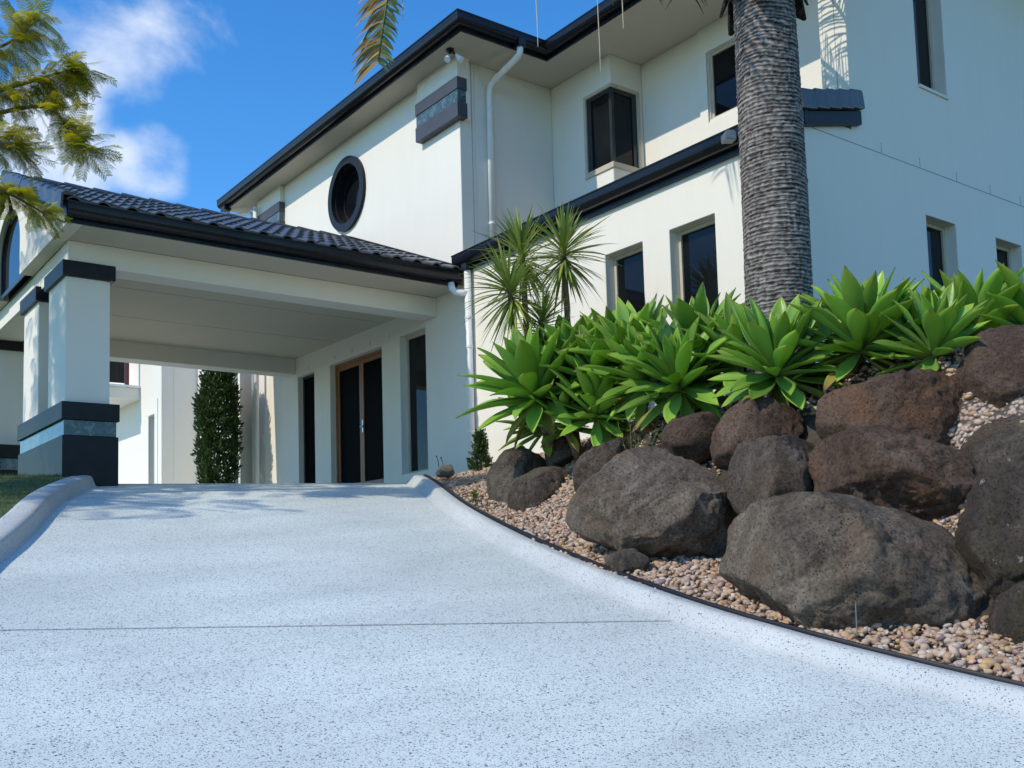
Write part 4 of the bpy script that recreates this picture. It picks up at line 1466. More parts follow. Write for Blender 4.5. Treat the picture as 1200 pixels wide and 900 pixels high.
def pebble_field(spots, lo, hi, flat_=0.62):
    V, Fs, off = [], [], 0
    for (x, y, z, s_, lv) in spots:
        q = shapes[lv][random.randrange(8)]
        sc = np.array([s_ * random.uniform(0.85, 1.35), s_ * random.uniform(0.7, 1.0), s_ * random.uniform(0.45, 0.75)])
        q = (q * sc) @ rotm(random.uniform(0, 6.28), random.gauss(0, 0.42), random.gauss(0, 0.42)).T + (x, y, z)
        V.append(q)
        Fs.append((pf1 if lv == 1 else pf2) + off)
        off += len(q)
    return np.concatenate(V), np.concatenate(Fs)


spots = []
tries = 0
while len(spots) < 17500 and tries < 200000:
    tries += 1
    # dense near the kerb, over the part of the bed in view
    y = random.uniform(1.9, 11.6)
    u = random.random() ** 0.9 * 2.2
    kx = float(np.interp(y, KO_F[::-1, 1], KO_F[::-1, 0]))
    x = kx + 0.02 + u
    if x > 7.8:
        continue
    if 1.25 < u and random.random() < 0.5:
        continue
    if y > 8 and random.random() < 0.35:
        continue
    d = kerb_dist(x, y)
    if d < 0.035:
        continue
    if d > 0.78 and y < 5.6 and noise.noise((x * 2.1, y * 2.1, 3.3)) < 0.12 and d < 1.75 and not (x > 5.75 and y < 3.55):
        continue
    r_ = random.choice((0.011, 0.014, 0.017, 0.020, 0.023, 0.017, 0.026, 0.034))
    lv = 2 if y < 6.2 and u < 0.7 else 1
    z = bed_z(x, y, d) + random.uniform(-0.004, 0.020) + (0.012 if u < 0.5 else 0)
    spots.append((x, y, z, r_, lv))
V, F_ = pebble_field(spots, 0, 0)
gv = link('gravel', np_mesh('gravel', V, F_, 'pebbles'))
tag(gv, 'loose tan and pink river pebbles covering the garden bed', 'gravel', kind='stuff')

# dry leaf litter blown into the bed
V, F_ = [], []
for i in range(420):
    y = random.uniform(2.2, 9.5)
    kx = float(np.interp(y, KO_F[::-1, 1], KO_F[::-1, 0]))
    x = kx + 0.1 + random.random() * 2.0
    if x > 7.7:
        continue
    d = kerb_dist(x, y)
    c = Vector((x, y, bed_z(x, y, d) + 0.032))
    a = random.uniform(0, 6.28)
    L_ = random.uniform(0.02, 0.06)
    dv_ = Vector((math.cos(a), math.sin(a), random.uniform(-.3, .4))).normalized()
    sv_ = dv_.cross(Vector((random.uniform(-.4, .4), random.uniform(-.4, .4), 1))).normalized() * L_ * random.uniform(0.12, 0.28)
    o = len(V)
    V += [c - dv_ * L_, c + sv_ + Vector((0, 0, .004)), c + dv_ * L_, c - sv_ + Vector((0, 0, .006))]
    F_.append((o, o + 1, o + 2, o + 3))
ll = link('leaf_litter', np_mesh('leaf_litter', np.array([tuple(v) for v in V]), np.array(F_), 'palm_dry', False))
tag(ll, 'dry brown leaf litter scattered over the pebbles and between the boulders', 'leaf litter', kind='stuff')

# thin rods stuck in the gravel
for (x, y, h, lab) in ((4.80, 3.32, 0.21, 'thin grey irrigation riser in the gravel before the largest boulder'), (5.50, 7.35, 0.20, 'thin rusty wire stake in the gravel near the kerb')):
    z = bed_z(x, y)
    mb = MB()
    mb.tube([(x, y, z - 0.05), (x + 0.004, y, z + h)], 0.0035, 8)
    mb.tube([(x + 0.004, y, z + h), (x + 0.004, y, z + h + 0.012)], 0.006, 8)
    o = mb.build('stake', 'grey_plastic' if h > 0.2 else 'stem_brown')
    tag(o, lab, 'stake')
for x, y, lab in ((6.86, 10.52, 'left of two thin black drip stakes by the tan stone'), (6.99, 10.62, 'right of two thin black drip stakes by the tan stone')):
    z = 1.15
    mb = MB()
    mb.tube([(x, y, z - 0.1), (x - 0.03, y, z + 0.13), (x - 0.05, y, z + 0.17)], 0.004, 6)
    mb.tube([(x - 0.05, y, z + 0.17), (x - 0.055, y, z + 0.18)], 0.011, 8)
    o = mb.build('drip_stake', 'black_plastic')
    tag(o, lab, 'stake', 'drip stakes by the house corner')


# ------------------------------------------------------------------ agaves
def agave_leaf(seed):
    """one fleshy leaf along +X, length 1, channel up (+Z): closed, pointed, thick at the base"""
    rs = random.Random(seed)
    ts = [0, 0.06, 0.14, 0.24, 0.36, 0.48, 0.60, 0.71, 0.80, 0.88, 0.94, 0.98, 1.0]
    wd = [0.055, 0.058, 0.064, 0.079, 0.102, 0.123, 0.131, 0.121, 0.097, 0.064, 0.033, 0.011, 0.001]
    curl = rs.uniform(-0.16, 0.10)
    tip = rs.uniform(0.0, 0.10)
    twist = rs.uniform(-0.25, 0.25)
    wav = rs.uniform(0.0, 0.02)
    side = rs.uniform(-0.05, 0.05)
    wid = rs.uniform(0.9, 1.1)
    vs, fs = [], []
    NA = 7
    for i, (t, w) in enumerate(zip(ts, wd)):
        w *= wid
        x = t * (1 - 0.05 * abs(curl))
        zc = curl * t * t - tip * max(0, t - 0.6) ** 2 * 2
        yc = side * t * t
        th = 0.030 * (1 - t) ** 0.8 + 0.006
        a = twist * t
        for j in range(NA):
            e = -1 + 2 * j / (NA - 1)
            up = (0.34 * (1 - 0.35 * t)) * w * e * e * 1.3 + wav * math.sin(9 * t + e) * abs(e)
            y, z = e * w, up
            y, z = y * math.cos(a) - z * math.sin(a), y * math.sin(a) + z * math.cos(a)
            vs.append((x, yc + y, zc + z))
        for j in range(NA):
            e = -1 + 2 * j / (NA - 1)
            up = (0.34 * (1 - 0.35 * t)) * w * e * e * 1.3 + wav * math.sin(9 * t + e) * abs(e) - th * (1 - e ** 4) - 0.0015
            y, z = e * w * 0.995, up
            y, z = y * math.cos(a) - z * math.sin(a), y * math.sin(a) + z * math.cos(a)
            vs.append((x, yc + y, zc + z))
    S = 2 * NA
    for i in range(len(ts) - 1):
        for j in range(NA - 1):
            fs.append((i * S + j, (i + 1) * S + j, (i + 1) * S + j + 1, i * S + j + 1))
            fs.append((i * S + NA + j, i * S + NA + j + 1, (i + 1) * S + NA + j + 1, (i + 1) * S + NA + j))
        for j in (0, NA - 1):
            fs.append((i * S + j, i * S + NA + j, (i + 1) * S + NA + j, (i + 1) * S + j))
    me = MB().add(vs, fs).mesh('leaf', 'agave', smooth=True)
    return me


AGAVE_LEAVES = [agave_leaf(s) for s in range(9)]
AGAVE_OLD = []
for me_ in AGAVE_LEAVES[:4]:
    c_ = me_.copy()
    c_.materials.clear()
    c_.materials.append(M['agave_old'])
    AGAVE_OLD.append(c_)
VIEW = Vector((0.603, 0.797, 0))
RIGHTV = Vector((0.797, -0.603, 0))


def agave(name, loc, rad, n, tilt, label, seed, stem_to=None, group='agaves along the top of the rock wall'):
    """loc: heart of the rosette; tilt: (towards the viewer, to the right) of the axis"""
    rs = random.Random(seed)
    gx, gy = (stem_to or (loc[0] + 0.10, loc[1] + 0.12))
    gz = bed_z(gx, gy) - 0.05
    root = empty(name, (gx, gy, gz))
    tag(root, label, 'agave', group)
    axis = (Vector((0, 0, 1)) - VIEW * tilt[0] + RIGHTV * tilt[1]).normalized()
    q = axis.to_track_quat('Z', 'Y').to_matrix()
    L = Vector(loc)
    mb = MB()
    g0 = Vector((gx, gy, gz))
    mid = (g0 + L) / 2 + Vector((rs.uniform(-.05, .05), rs.uniform(-.05, .05), 0))
    mb.tube([g0, mid, L - axis * 0.02, L + axis * 0.10], [0.06, 0.05, 0.05, 0.03], 10)
    mb.build('stem', 'stem_brown', root, smooth=True)
    a = rs.uniform(0, 6.28)
    for i in range(n):
        t = i / (n - 1)                       # 0 inner (upright) -> 1 outer (flat or drooping)
        a += 2.39996 + rs.uniform(-.18, .18)
        el = R(86 - 116 * t ** 1.05) + R(rs.uniform(-7, 7))
        ln = rad * (0.90 + 0.27 * math.sin(math.pi * min(1, t * 1.1))) * rs.uniform(0.88, 1.10)
        if t < 0.12:
            ln *= 0.85
        d = Vector((math.cos(a) * math.cos(el), math.sin(a) * math.cos(el), math.sin(el)))
        upv = Vector((-math.cos(a) * math.sin(el), -math.sin(a) * math.sin(el), math.cos(el)))
        yv = upv.cross(d)
        m = Matrix((d, yv, upv)).transposed()
        m = (q @ m).to_4x4()
        base = L + axis * (0.09 - 0.12 * t) + (q @ Vector((math.cos(a), math.sin(a), 0))) * 0.022
        wscale = 1.0 if t > 0.2 else 0.8
        old = t > 0.86 and rs.random() < 0.35
        o = link('leaf', rs.choice(AGAVE_OLD if old else AGAVE_LEAVES), root)
        o.matrix_basis = Matrix.Translation(base) @ m @ Matrix.Diagonal((ln, ln * wscale * rs.uniform(0.92, 1.12), ln * wscale, 1))
    return root


AG = [
    ((6.20, 7.72, 1.58), 0.66, 56, (0.35, -0.40), 'leftmost big agave, its leaves hanging over the dark rocks'),
    ((6.39, 7.10, 1.34), 0.50, 40, (0.55, 0.05), 'small low agave above the slanting wedge rock, beside the wispy weed'),
    ((6.72, 7.78, 1.88), 0.56, 44, (0.2, -0.15), 'upright agave at the foot of the yucca stems'),
    ((6.95, 7.35, 1.90), 0.56, 44, (0.2, -0.1), 'agave reaching up before the left ground-floor window'),
    ((6.70, 6.80, 1.76), 0.62, 50, (0.35, -0.35), 'agave leaning left below the gap between the two ground-floor windows'),
    ((6.36, 6.00, 1.42), 0.52, 44, (0.55, -0.30), 'agave spilling down to the dark rock above the domed boulder'),
    ((6.80, 6.15, 1.74), 0.58, 48, (0.25, -0.15), 'agave in front of the window beside the palm'),
    ((6.20, 4.86, 1.34), 0.50, 56, (0.60, -0.05), 'open-faced agave right below the palm trunk'),
    ((6.50, 4.33, 1.47), 0.53, 56, (0.25, 0.05), 'tall agave standing just right of the palm trunk'),
    ((6.48, 3.76, 1.33), 0.40, 36, (0.50, 0.10), 'small agave drooping over the long flat boulder'),
    ((7.20, 3.86, 1.50), 0.53, 54, (0.20, 0.0), 'agave before the nearer window of the shaded side wall'),
    ((7.28, 3.40, 1.42), 0.52, 50, (0.25, 0.1), 'agave at the right edge above the highest brown boulder'),
    ((6.72, 5.62, 1.58), 0.54, 42, (0.30, -0.2), 'agave tucked against the left side of the palm foot'),
    ((6.45, 6.48, 1.55), 0.54, 42, (0.45, -0.25), 'agave in the middle of the bed, above the wispy weed'),
    ((6.60, 7.25, 1.68), 0.54, 42, (0.35, -0.25), 'agave wedged behind the small low one'),
    ((6.88, 4.70, 1.50), 0.50, 38, (0.25, 0.2), 'agave half hidden behind the palm foot on its right'),
    ((6.95, 4.10, 1.48), 0.48, 38, (0.30, 0.1), 'agave filling the gap behind the small drooping one'),
    ((6.36, 7.50, 1.30), 0.38, 32, (0.55, -0.10), 'young agave pup low between the leftmost big agave and the small one'),
    ((6.50, 8.02, 1.34), 0.44, 34, (0.40, -0.40), 'agave pup under the left side of the leftmost big agave'),
]
for i, (loc, rad, n, tilt, lab) in enumerate(AG):
    agave('agave', loc, rad, n, tilt, lab, 100 + i, {0: (6.62, 7.92), 1: (6.62, 7.22), 17: (6.62, 7.60), 18: (6.80, 8.16)}.get(i))

# ------------------------------------------------------------------ yucca with four heads
def blade_crown(name, centre, axis, n, length, width, parent, mat, seed, droop=0.25, min_el=-55, seg=5):
    rs = random.Random(seed)
    axis = Vector(axis).normalized()
    q = axis.to_track_quat('Z', 'Y').to_matrix()
    vs, fs = [], []
    a = 0
    for i in range(n):
        t = i / (n - 1)
        a += 2.39996 + rs.uniform(-.3, .3)
        el = R(88 - (88 - min_el) * t ** 0.85 + rs.uniform(-7, 7))
        L = length * rs.uniform(0.82, 1.12) * (0.8 + 0.3 * math.sin(math.pi * min(1, 0.15 + t)))
        d = q @ Vector((math.cos(a) * math.cos(el), math.sin(a) * math.cos(el), math.sin(el)))
        s = d.cross(Vector((0, 0, 1)))
        s = s.normalized() if s.length > 1e-3 else Vector((1, 0, 0))
        s = (s + Vector((rs.uniform(-.3, .3), rs.uniform(-.3, .3), rs.uniform(-.3, .3)))).normalized()
        up = s.cross(d).normalized()
        b0 = Vector(centre) + axis * (0.10 - 0.22 * t)
        o = len(vs)
        dr = droop * rs.uniform(0.3, 1.3)
        for k_ in range(seg + 1):
            u = k_ / seg
            w = width * (0.55 + 0.9 * u - 1.45 * u ** 2.6) * 0.5
            w = max(w, 0.0006)
            c = b0 + d * (L * u) + Vector((0, 0, -dr * L * u * u))
            vs += [c - s * w + up * w * 0.35, c, c + s * w + up * w * 0.35]
        for k_ in range(seg):
            p = o + k_ * 3
            fs += [(p, p + 1, p + 4, p + 3), (p + 1, p + 2, p + 5, p + 4)]
    ob = link(name, np_mesh(name, np.array([tuple(v) for v in vs]), np.array(fs), mat), parent)
    ob['kind'] = 'stuff'
    return ob


yroot = empty('yucca', (6.55, 8.05, 1.3))
tag(yroot, 'branching yucca with spiky green heads in front of the sunlit wall', 'yucca')
heads = [((6.74, 7.91, 3.16), (6.85, 7.96, 1.3), (0.05, 0, 1), 160, 0.54), ((6.19, 8.12, 2.72), (6.30, 8.12, 1.3), (-0.3, 0.1, 1), 160, 0.54),
         ((6.57, 8.39, 3.22), (6.62, 8.30, 1.3), (-0.15, 0.1, 1), 150, 0.54), ((6.52, 8.04, 2.40), (6.55, 8.05, 1.3), (0.1, -0.2, 1), 120, 0.40)]
for i, (c, b, axx, n_, L_) in enumerate(heads):
    c = Vector(c); b = Vector(b)
    m1 = b.lerp(c, 0.5) + Vector((random.uniform(-.06, .06), random.uniform(-.06, .06), 0))
    pts = smooth_line([tuple(b), tuple(m1), tuple(c - Vector((0, 0, 0.02))), tuple(c + Vector(axx).normalized() * 0.1)], 6)
    rad = [0.034 - 0.010 * j / len(pts) + 0.003 * (j % 2) for j in range(len(pts))]
    mb = MB(); mb.tube(pts, rad, 9); mb.build('stem', 'stem_brown', yroot, smooth=True)
    blade_crown('leaf_crown', c, axx, n_, L_, 0.033, yroot, 'yucca', 300 + i, seg=6)

# ------------------------------------------------------------------ wispy weed among the agaves
def weed(name, loc, h, n, label, cat, seed, mat='weed', stem='stem_brown'):
    rs = random.Random(seed)
    root = empty(name, loc)
    tag(root, label, cat)
    mb = MB()
    vs, fs = [], []
    for i in range(n):
        a = rs.uniform(0, 6.28)
        lean = rs.uniform(0.1, 0.55)
        p0 = Vector(loc)
        hh = h * rs.uniform(0.6, 1.05)
        p2 = p0 + Vector((math.cos(a) * lean * hh, math.sin(a) * lean * hh, hh))
        p1 = p0.lerp(p2, 0.5) + Vector((rs.uniform(-.03, .03), rs.uniform(-.03, .03), 0.03))
        pts = smooth_line([tuple(p0), tuple(p1), tuple(p2)], 5)
        mb.tube(pts, 0.003, 5)
        for k_, p in enumerate(pts[3:]):
            for _ in range(4):
                d = Vector((rs.uniform(-1, 1), rs.uniform(-1, 1), rs.uniform(-.1, 1))).normalized()
                s = d.cross(Vector((rs.uniform(-1, 1), rs.uniform(-1, 1), 1))).normalized()
                L_ = rs.uniform(0.02, 0.04)
                o = len(vs)
                b = Vector(p)
                vs += [b, b + d * L_ * 0.5 + s * L_ * 0.22, b + d * L_, b + d * L_ * 0.5 - s * L_ * 0.22]
                fs.append((o, o + 1, o + 2, o + 3))
    mb.build('stem', stem, root)
    f = link('leaves', np_mesh('leaves', np.array([tuple(v) for v in vs]), np.array(fs), mat, False), root)
    f['kind'] = 'stuff'


weed('weed', (6.02, 6.22, bed_z(6.02, 6.22) - 0.02), 0.62, 13, 'wispy yellow-green weed in front of the small low agave', 'weed', 5)
weed('weed', (6.12, 5.62, bed_z(6.12, 5.62) - 0.02), 0.34, 4, 'thin dry seedling right of the wispy weed', 'weed', 6)
weed('weed', (5.98, 8.55, bed_z(5.98, 8.55) - 0.02), 0.22, 5, 'tiny dry sprig left of the leftmost rounded rock', 'weed', 9)


# ------------------------------------------------------------------ little conifer by the wall and columnar cypress behind the porch
def cypress(name, loc, h, r, n, label, seed, leaf=0.05, cone=False, sprig=7):
    rs = random.Random(seed)
    root = empty(name, loc)
    tag(root, label, 'conifer')
    L = Vector(loc)
    mb = MB()
    mb.tube([L, L + Vector((0.02, 0.01, h * 0.5)), L + Vector((0, 0, h * 0.93))], [max(0.012, r * 0.1), max(0.008, r * 0.06), 0.004], 8)
    mb.build('trunk', 'bark', root, smooth=True)
    vs, fs = [], []
    for i in range(n):
        t = rs.random() ** 0.9
        z = 0.06 * h + 0.92 * h * t
        if cone:
            env = r * (1 - t) ** 0.7 * (0.75 + 0.25 * math.sin(9 * t))
        else:
            env = r * (math.sin(math.pi * min(1, (t * 0.92 + 0.06))) ** 0.38)
        a = rs.uniform(0, 6.28)
        lump = 1 + 0.22 * noise.noise((math.cos(a) * 1.7, math.sin(a) * 1.7, z * 3.3 + seed))
        if noise.noise((math.cos(a) * 2.6 + 9, math.sin(a) * 2.6, z * 4 + seed)) > 0.33 and not cone:
            continue
        rr = env * lump * (1 - 0.6 * rs.random() ** 2.2)
        c = L + Vector((math.cos(a) * rr, math.sin(a) * rr, z))
        d = Vector((math.cos(a) * 0.75, math.sin(a) * 0.75, rs.uniform(0.5, 1.3))).normalized()
        for _ in range(sprig):
            dd = (d + Vector((rs.uniform(-.6, .6), rs.uniform(-.6, .6), rs.uniform(-.5, .6)))).normalized()
            s = dd.cross(Vector((rs.uniform(-1, 1), rs.uniform(-1, 1), rs.uniform(-1, 1)))).normalized()
            b = c + Vector((rs.uniform(-1, 1), rs.uniform(-1, 1), rs.uniform(-1, 1))) * leaf * 0.8
            o = len(vs)
            ll = leaf * rs.uniform(0.7, 1.4)
            vs += [b - s * ll * 0.10, b + dd * ll * 0.6 - s * ll * 0.17, b + dd * ll, b + dd * ll * 0.6 + s * ll * 0.17]
            fs.append((o, o + 1, o + 2, o + 3))
    f = link('crown', np_mesh('crown', np.array([tuple(v) for v in vs]), np.array(fs), 'conifer', False), root)
    f['kind'] = 'stuff'
    return root


cypress('cypress_tree', (7.02, 18.25, 1.05), 2.85, 0.34, 2200, 'dark columnar cypress seen through the porch against the rear wall', 11, 0.085)
cypress('young_conifer', (7.42, 10.45, bed_z(7.42, 10.45) - 0.03), 0.52, 0.13, 260, 'small upright conifer seedling at the foot of the white downpipe', 12, 0.05, True)

# ------------------------------------------------------------------ palm
PB = Vector((6.81, 5.28, 1.2))
PT = Vector((6.59, 5.11, 4.62))
proot = empty('palm_tree', PB)
tag(proot, 'palm tree with thick ringed grey trunk in front of the house corner', 'palm tree')
NSEG, NROW = 96, 640
vs = np.empty((NROW, NSEG, 3)); ridge = np.empty((NROW, NSEG))
for i in range(NROW):
    t = i / (NROW - 1)
    z = PB.z + (PT.z - PB.z) * t
    c = PB.lerp(PT, t) + Vector((0.012 * math.sin(5 * t), 0.012 * math.cos(4 * t), 0))
    base = 0.275 - 0.012 * t - 0.022 * t * t + 0.05 * max(0, 0.12 - t)
    for j in range(NSEG):
        a = 2 * math.pi * j / NSEG
        ca, sa = math.cos(a), math.sin(a)
        w = z + 0.035 * noise.noise((ca * 0.8, sa * 0.8, z * 1.6)) + 0.020 * noise.noise((0, 0, z * 14)) + 0.007 * noise.noise((ca * 4, sa * 4, z * 5)) + 0.004 * noise.noise((ca * 12, sa * 12, z * 16))
        ph = (w / 0.033) % 1.0
        rg = (1 - ph) ** 1.5                          # sharp lip at the bottom of each leaf scar
        rough = noise.noise((ca * 9, sa * 9, w * 40))
        fib = noise.noise((ca * 26, sa * 26, w * 14))
        rr = base + 0.007 * (rg - 0.5) * (0.7 + 0.7 * noise.noise((ca * 3, sa * 3, w * 21 + 7))) + 0.0055 * rough + 0.005 * fib
        vs[i, j] = (c.x + rr * ca, c.y + rr * sa, z)
        ridge[i, j] = min(1, max(0, rg + 0.5 * rough + 0.4 * fib))
idx = np.arange(NROW * NSEG).reshape(NROW, NSEG)
nx = np.roll(idx, -1, 1)
fs = np.stack([idx[:-1], nx[:-1], nx[1:], idx[1:]], -1).reshape(-1, 4)
me = np_mesh('trunk', vs.reshape(-1, 3), fs, 'palm_trunk')
at = me.attributes.new('ridge', 'FLOAT', 'POINT')
at.data.foreach_set('value', ridge.ravel().astype(np.float32))
link('trunk', me, proot)


def bez(p, t):
    a, b, c, d = p
    s = 1 - t
    return a * s ** 3 + b * 3 * s * s * t + c * 3 * s * t * t + d * t ** 3


def frond(pts, n, llen, mat, seed, dry_side=0.0, parent=proot, name='frond', t0=0.10, lw=0.014, along=(0.5, 0.8), right=1.0):
    """rachis with two rows of leaflets; the rachis is the part, its leaflets the sub-part"""
    rs = random.Random(seed)
    P = [Vector(p) for p in pts]
    line = [bez(P, i / 30) for i in range(31)]
    mb = MB(); mb.tube(line, [0.026 * (1 - i / 32) + 0.004 for i in range(31)], 7)
    fr = mb.build(name, 'palm_leaf', parent, smooth=True)
    data = {'g': ([], []), 'd': ([], [])}
    for i in range(n):
        t = t0 + (1 - t0) * i / (n - 1)
        c = bez(P, t)
        tg = (bez(P, min(1, t + 0.01)) - bez(P, max(0, t - 0.01))).normalized()
        sd = tg.cross(Vector((0, 0, 1)))
        sd = sd.normalized() if sd.length > 0.15 and right == 1.0 else Vector((RIGHTV.x, RIGHTV.y, 0))
        for sgn in (-1, 1):
            L = llen * (0.35 + 0.65 * math.sin(math.pi * min(1, 0.12 + 0.80 * t)) ** 0.7) * rs.uniform(0.85, 1.1)
            L *= right if sgn > 0 else 1.0
            d = (sd * sgn * rs.uniform(0.75, 1) + tg * rs.uniform(*along) + Vector((rs.uniform(-.15, .15), rs.uniform(-.15, .15), rs.uniform(-.15, .25)))).normalized()
            wv = d.cross(sd.cross(tg) + Vector((rs.uniform(-.4, .4), rs.uniform(-.4, .4), rs.uniform(-.4, .4)))).normalized()
            key = 'd' if (sgn < 0 and rs.random() < dry_side) or rs.random() < dry_side * 0.18 else 'g'
            vs_, fs_ = data[key]
            o = len(vs_)
            for k_ in range(5):
                u = k_ / 4
                w = lw * (0.5 + 1.0 * u - 1.42 * u * u) + 0.0006
                p = c + d * L * u + Vector((0, 0, -0.42 * L * u * u))
                vs_ += [p - wv * w, p + wv * w]
            for k_ in range(4):
                q = o + 2 * k_
                fs_.append((q, q + 1, q + 3, q + 2))
    for key, mt in (('g', mat), ('d', 'palm_dry')):
        vs_, fs_ = data[key]
        if vs_:
            o = link('leaflets', np_mesh('leaflets', np.array([tuple(v) for v in vs_]), np.array(fs_), mt), fr)
            o['kind'] = 'stuff'
    return fr


top = PT + Vector((0, 0, 0.25))
# the frond whose browning tip hangs into view, top left of centre
frond([tuple(top), (5.0, 5.8, 6.9), (3.85, 5.95, 6.3), (3.60, 6.22, 3.64)], 230, 0.34, 'palm_leaf', 1, 0.6, t0=0.3, lw=0.019, along=(0.25, 0.7), right=0.5)
for a_, e_ in ((90, 1.0), (101, 1.2), (80, 0.95), (68, 1.0)):
    ex, ey = math.cos(R(a_)), math.sin(R(a_))
    frond([tuple(top), (top.x + ex * 0.7, top.y + ey * 0.7, top.z + 1.1), (top.x + ex * 1.6, top.y + ey * 1.6, top.z + 1.3), (top.x + ex * 2.35, top.y + ey * 2.35, top.z + e_ + 0.15)], 70, 0.42, 'palm_leaf', 60 + a_, 0.05)
for i in range(15):
    a = R(24 * i + 8)
    ln = random.uniform(1.9, 2.6)
    up = random.uniform(1.0, 2.3)
    ex, ey = math.cos(a), math.sin(a)
    endz = top.z + random.uniform(1.2, 1.8)
    if ex * 0.797 - ey * 0.603 < 0.35:
        endz = top.z + random.uniform(1.2, 1.7)
        up += 0.3
    frond([tuple(top), (top.x + ex * ln * 0.35, top.y + ey * ln * 0.35, top.z + up), (top.x + ex * ln * 0.8, top.y + ey * ln * 0.8, top.z + up + 0.1),
           (top.x + ex * ln * 1.1, top.y + ey * ln * 1.1, endz)], 64, 0.46, 'palm_leaf', 20 + i, 0.05)
# old leaf bases round the top of the trunk
for i in range(9):
    a = R(40 * i + 12)
    d = Vector((math.cos(a), math.sin(a), 0))
    b = PT + d * 0.22 + Vector((0, 0, -0.10 - 0.05 * (i % 3)))
    s = Vector((-d.y, d.x, 0))
    mb = MB()
    vs_ = []
    for u, w, o_, z_ in ((0, 0.10, 0.0, 0.30), (0.4, 0.12, 0.05, 0.16), (0.75, 0.07, 0.10, 0.03), (1.0, 0.015, 0.14, -0.03 - 0.05 * (i % 2))):
        c = b + d * o_ + Vector((0, 0, z_))
        vs_ += [c - s * w, c + s * w, c + s * w - d * 0.02, c - s * w - d * 0.02]
    fs_ = []
    for k_ in range(3):
        p = k_ * 4
        fs_ += [(p, p + 1, p + 5, p + 4), (p + 1, p + 2, p + 6, p + 5), (p + 2, p + 3, p + 7, p + 6), (p + 3, p, p + 4, p + 7)]
    fs_ += [(0, 3, 2, 1), (12, 13, 14, 15)]
    mb.add(vs_, fs_)
    mb.build('leaf_base', 'palm_trunk', proot)
# dry threads hanging from the crown
for (x, y, z0_, z1_) in ((5.02, 6.13, 5.6, 4.13), (5.62, 6.05, 5.8, 4.05), (5.58, 5.72, 5.8, 4.27), (3.75, 6.12, 4.9, 3.95)):
    pts = [(x + 0.012 * math.sin(k_ * 1.1), y + 0.012 * math.cos(k_ * 0.9), z0_ + (z1_ - z0_) * k_ / 8) for k_ in range(9)]
    mb = MB(); mb.tube(pts, [0.0042] * 8 + [0.0025], 5); mb.build('dry_thread', 'fibre', proot)

# ------------------------------------------------------------------ feathery tree, its trunk off to the left of the porch
def feather_leaf(L=0.42, pairs=10, seed=0):
    """bipinnate leaf along +X, hanging slightly: verts, quads"""
    rs = random.Random(seed)
    vs, fs = [], []

    def quad(a, b, w):
        d = (b - a)
        s = d.cross(Vector((0.1, 0.05, 1))).normalized() * w
        o = len(vs)
        m = a.lerp(b, 0.5)
        vs.extend([a, m - s, b, m + s])
        fs.append((o, o + 1, o + 2, o + 3))

    def pt(t):
        return Vector((L * t, 0.02 * math.sin(3 * t + seed), -0.10 * L * t * t * 2))
    for i in range(8):
        a, b = pt(i / 8), pt((i + 1) / 8)
        s = (b - a).cross(Vector((0, 0, 1))).normalized() * 0.0022
        o = len(vs)
        vs.extend([a - s, b - s, b + s, a + s]); fs.append((o, o + 1, o + 2, o + 3))
    for i in range(pairs):
        t = 0.16 + 0.84 * i / (pairs - 1)
        c = pt(t)
        pl = 0.115 * (0.55 + 0.5 * math.sin(math.pi * (0.15 + 0.75 * t)))
        for sg in (-1, 1):
            d = Vector((0.55, sg * 0.85, -0.22 + rs.uniform(-.15, .15))).normalized()
            dn = Vector((0, 0, -1))
            m = 8
            for k_ in range(m):
                u = (k_ + 0.6) / m
                b = c + d * pl * u + dn * pl * 0.22 * u * u
                pd = Vector((-d.y, d.x, 0)).normalized()
                for s2 in (-1, 1):
                    e = b + (pd * s2 * 0.9 + d * 0.45).normalized() * (0.022 * (0.6 + 0.6 * math.sin(math.pi * min(1, u + 0.1))))
                    quad(b, e, 0.0055)
    return np.array([tuple(v) for v in vs]), np.array(fs)


